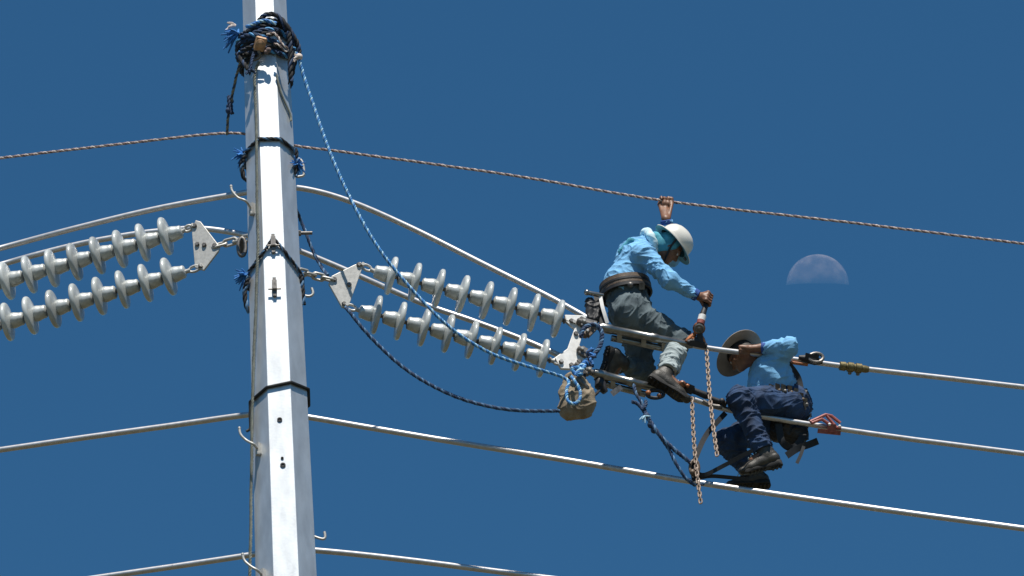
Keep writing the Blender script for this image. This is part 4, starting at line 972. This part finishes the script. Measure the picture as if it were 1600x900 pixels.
# tool belt
bc = Q(977, 451, B1 - .06); ba = unit(Vector((0, 0, 1)) + rgt * -.12); m = MB(); m.ring(bc, ba, iv(1, 0, 0), .172, .165, .085, .014, 0, 48, .004); tb = m.build('tool_belt', M['leather'], w1)
m = MB(); m.ring(bc - ba * .052, ba, iv(1, 0, 0), .176, .170, .028, .014, 0, 48, .004); m.build('lower_belt', M['dark'], tb)
m = MB(); m.ring(bc - ba * .004, ba, iv(1, 0, 0), .186, .179, .018, .004, 0, 48, .004); m.build('stitched_band', M['dark'], tb)
m = MB(); m.ball(Q(985, 445, B1 + .16), .022); m.box(Q(1003, 447, B1 + .14), rgt, up, fwd, .02, .025, .012); m.build('buckle', M['galvdark'], tb)
f = Field(.005); f.cone(Q(922, 472, B1 + .02), Q(921, 497, B1 + .03), .034, .030, .02, None, (.006, 70, 1)); f.cone(Q(932, 478, B1 + .02), Q(930, 500, B1 + .03), .03, .026, .02); f.mesh('pouch', M['dark'], tb, crumple=(.012, 14, 8, (0, 0, 0)))
ribbon([Q(938, 463, B1 + .05), Q(941, 478, B1 + .06), Q(945, 492, B1 + .06), Q(949, 505, B1 + .05)], .026).build('pale_strap', M['white'], tb)
ribbon([Q(934, 462, B1 + .0), Q(937, 480, B1 + .01), Q(941, 498, B1 + .02), Q(945, 512, B1 + .03)], .06, .02).build('holster', M['dark'], tb)
m = MB(); m.tube([Q(917, 457, B1 + .06), Q(926, 459, B1 + .06), Q(942, 462, B1 + .04)], [.017, .017, .017], 12); m.ball(Q(917, 457, B1 + .06), .022)
tag(m.build('drift_pin', M['clamp']), 'short grey steel pin stuck in the helmeted worker\'s belt', 'tool')

# ---------------- worker with the hat
w2 = thing('person', Q(1195, 748, .0), 'worker in wide tan hat and navy jeans hunched on the conductors', 'person', 'line workers')
B2 = -.17
J = dict(pelvis=Q(1236, 636, B2), waist=Q(1212, 606, B2), chest=Q(1203, 582, B2 + .02), neck=Q(1190, 566, B2 + .04), head=Q(1159, 556, B2 + .06),
         shN=Q(1211, 564, B2 + .17), shF=Q(1199, 574, B2 - .16), elN=Q(1232, 542, .16), wrN=Q(1189, 544, .07), elF=Q(1222, 574, -.50), wrF=Q(1214, 560, -.23),
         hipN=Q(1232, 634, B2 + .09), hipF=Q(1228, 650, B2 - .08), knN=Q(1156, 623, .10), anN=Q(1196, 710, .10), knF=Q(1134, 690, -.16), anF=Q(1180, 742, -.38))
J['toeN'] = iv(-.85, .4, .1); J['toeF'] = iv(-.9, .35, .2)
P, lat, tor, frt = person(J, w2, {'N': .93, 'F': .9}, tw=1.22, aw=1.22)
gN = Rp(1165, 551.4); bar = Rp(1200, 556) - Rp(1140, 548)
hand(P['body'], J['wrN'], gN, -(bar.normalized() + iv(0, -.0, 0)), .0195, 1, 1.1) if False else None
# this hand comes along the bar: palm over the top, fingers down in front
wr = J['wrN']; t = unit(bar); nn = up; fv = -fwd
f = P['body']; palm = Q(1172, 545, .055)
f.cone(wr, palm, .030, .027, .02); 
for i, (dx, ln) in enumerate(((-.060, .9), (-.041, 1.05), (-.021, 1.0), (-.001, .84))):
    c = gN + t * (dx + .02); R = .0195 + .0105
    K = c + nn * (R + .008) + fv * .014
    f.cone(palm, K, .021, .0145, .012)
    f.chain([K] + [c + (nn * math.cos(a) + fv * math.sin(a)) * R for a in (R_(60), R_(110 * ln), R_(165 * ln), R_(215 * ln))], [.0120, .0115, .0105, .0098, .0088], .004)
f.chain([palm + t * .005 - up * .004, gN + t * .02 + up * .034 - fv * .022, gN - t * .02 + up * .016 - fv * .034, gN - t * .04 - up * .006 - fv * .032], [.019, .0135, .0115, .009], .006)
gF = Rp(1212, 557.6); hand(P['body'], J['wrF'], gF, bar, .0195, 1, 1.05)
a_, g_, s_ = head(P['body'], J['head'], iv(-.40, -.42, -.81), iv(-.62, .80, -.05), J['neck'], w2)
P['body'].mesh('body', M['skin'], w2)
P['shirt'].cone(Q(1196, 586, B2 + .03), Q(1188, 604, B2 + .03), .10, .095, .05, None, (.008, 34, 5))
P['shirt'].mesh('shirt', M['shirt'], w2, crumple=(.0085, 6.0, 2, tor))
P['trousers'].mesh('trousers', M['jeans'], w2, crumple=(.013, 6.5, 4, unit(J['knN'] - J['anN'])))
for q in 'NF': P['cuff' + q].build('cuff', M['cuff'], w2)
boot(w2, J['anN'], J['knN'], iv(-.86, .42, .15), iv(-.30, -.88, -.35))
boot(w2, J['anF'], J['knF'], iv(-.92, .25, .25), iv(-.15, -.72, -.68))
f = Field(.005); hd2 = J['head']
f.ell(hd2 + a_ * .030 - g_ * .014, [s_, g_, a_], [.083, .100, .090], .02); f.ell(hd2 - a_ * .02 - g_ * .05, [s_, g_, a_], [.072, .06, .07], .02); f.mesh('hair', M['hair'], w2)
hatc = hd2 + a_ * .062
shell_hat(w2, 'hat', hatc, a_, g_, [(.094, 0), (.093, .03), (.089, .06), (.080, .085), (.062, .100), (.035, .104), (.012, .098), (.004, .097)], lambda an: .074 + .012 * math.cos(an * 2) + .006 * math.sin(an * 3 + 1), [M['hat'], M['hat']], (1.08, 1.0), curl=.012)
# collar, harness straps
f = Field(.005); ax_ = unit(J['head'] - J['chest']); uu = unit(lat - ax_ * lat.dot(ax_)); vv = ax_.cross(uu); nk = J['neck']
rr = lambda an: nk + ax_ * .012 + uu * (.075 * math.cos(an)) + vv * (.072 * math.sin(an))
for i in range(10): f.cone(rr(2 * math.pi * i / 10), rr(2 * math.pi * (i + 1) / 10), .022, .022, .012)
f.mesh('collar', M['shirt'], w2)
ribbon([Q(1212, 553, B2 + .27), Q(1232, 568, B2 + .22), Q(1247, 588, B2 + .17), Q(1252, 606, B2 + .16)], .035, .012).build('harness_strap', M['strap'], w2)
bc = Q(1230, 617, B2); ba = unit(iv(.45, -.87, .1)); m = MB(); m.ring(bc, ba, iv(1, 0, 0), .180, .195, .060, .014, 0, 48, .006); tb = m.build('tool_belt', M['leather'], w2)
for i, (x, y) in enumerate(((1203, 605), (1213, 604), (1222, 605), (1232, 607), (1242, 611), (1250, 618), (1256, 626))):
    m = MB(); c = Q(x + 2, y + 2, B2 + .25 - abs(i - 2) * .012); m.box(c, unit(iv(1, .3, 0)), up, fwd, .017, .030, .018, 0); m.ball(c + iv(.012, .018, .016), .014); m.tube([c + iv(-.01, .0, .02), c + iv(.004, .055, .02)], .008, 8); m.build('pouch', M['leather'] if i % 2 else M['galvdark'], tb)
f = Field(.005); f.cone(Q(1256, 615, B2 + .08), Q(1259, 642, B2 + .08), .040, .034, .02, None, (.006, 70, 2)); f.cone(Q(1246, 628, B2 + .12), Q(1250, 648, B2 + .12), .034, .03, .02, None, (.005, 70, 3)); f.cone(Q(1216, 668, B2 + .0), Q(1246, 680, B2 + .02), .105, .08, .03, None, (.006, 50, 3)); f.mesh('tool_bag', M['dark'], tb, crumple=(.012, 12, 9, (0, 0, 0)))
ribbon([Q(1216, 660, B2 + .14), Q(1222, 690, B2 + .12), Q(1238, 700, B2 + .1), Q(1252, 686, B2 + .1), Q(1262, 650, B2 + .1)], .05, .012).build('seat_strap', M['strap'], tb)
ribbon([Q(1229, 712, B2 + .1), Q(1246, 701, B2 + .1), Q(1263, 695, B2 + .1), Q(1278, 689, B2 + .1)], .05, .012).build('loose_strap', M['strap'], tb)
ribbon([Q(1256, 697, B2 + .12), Q(1251, 711, B2 + .12), Q(1245, 724, B2 + .12)], .024, .01).build('loose_strap', M['strap'], tb)
m = MB(); m.rope(spline([Q(1262, 662, B2 + .12), Q(1266, 640, B2 + .1), Q(1258, 612, B2 + .1)], 8), .01, .06); m.build('cord', [M['rk'], M['rn2']], tb)
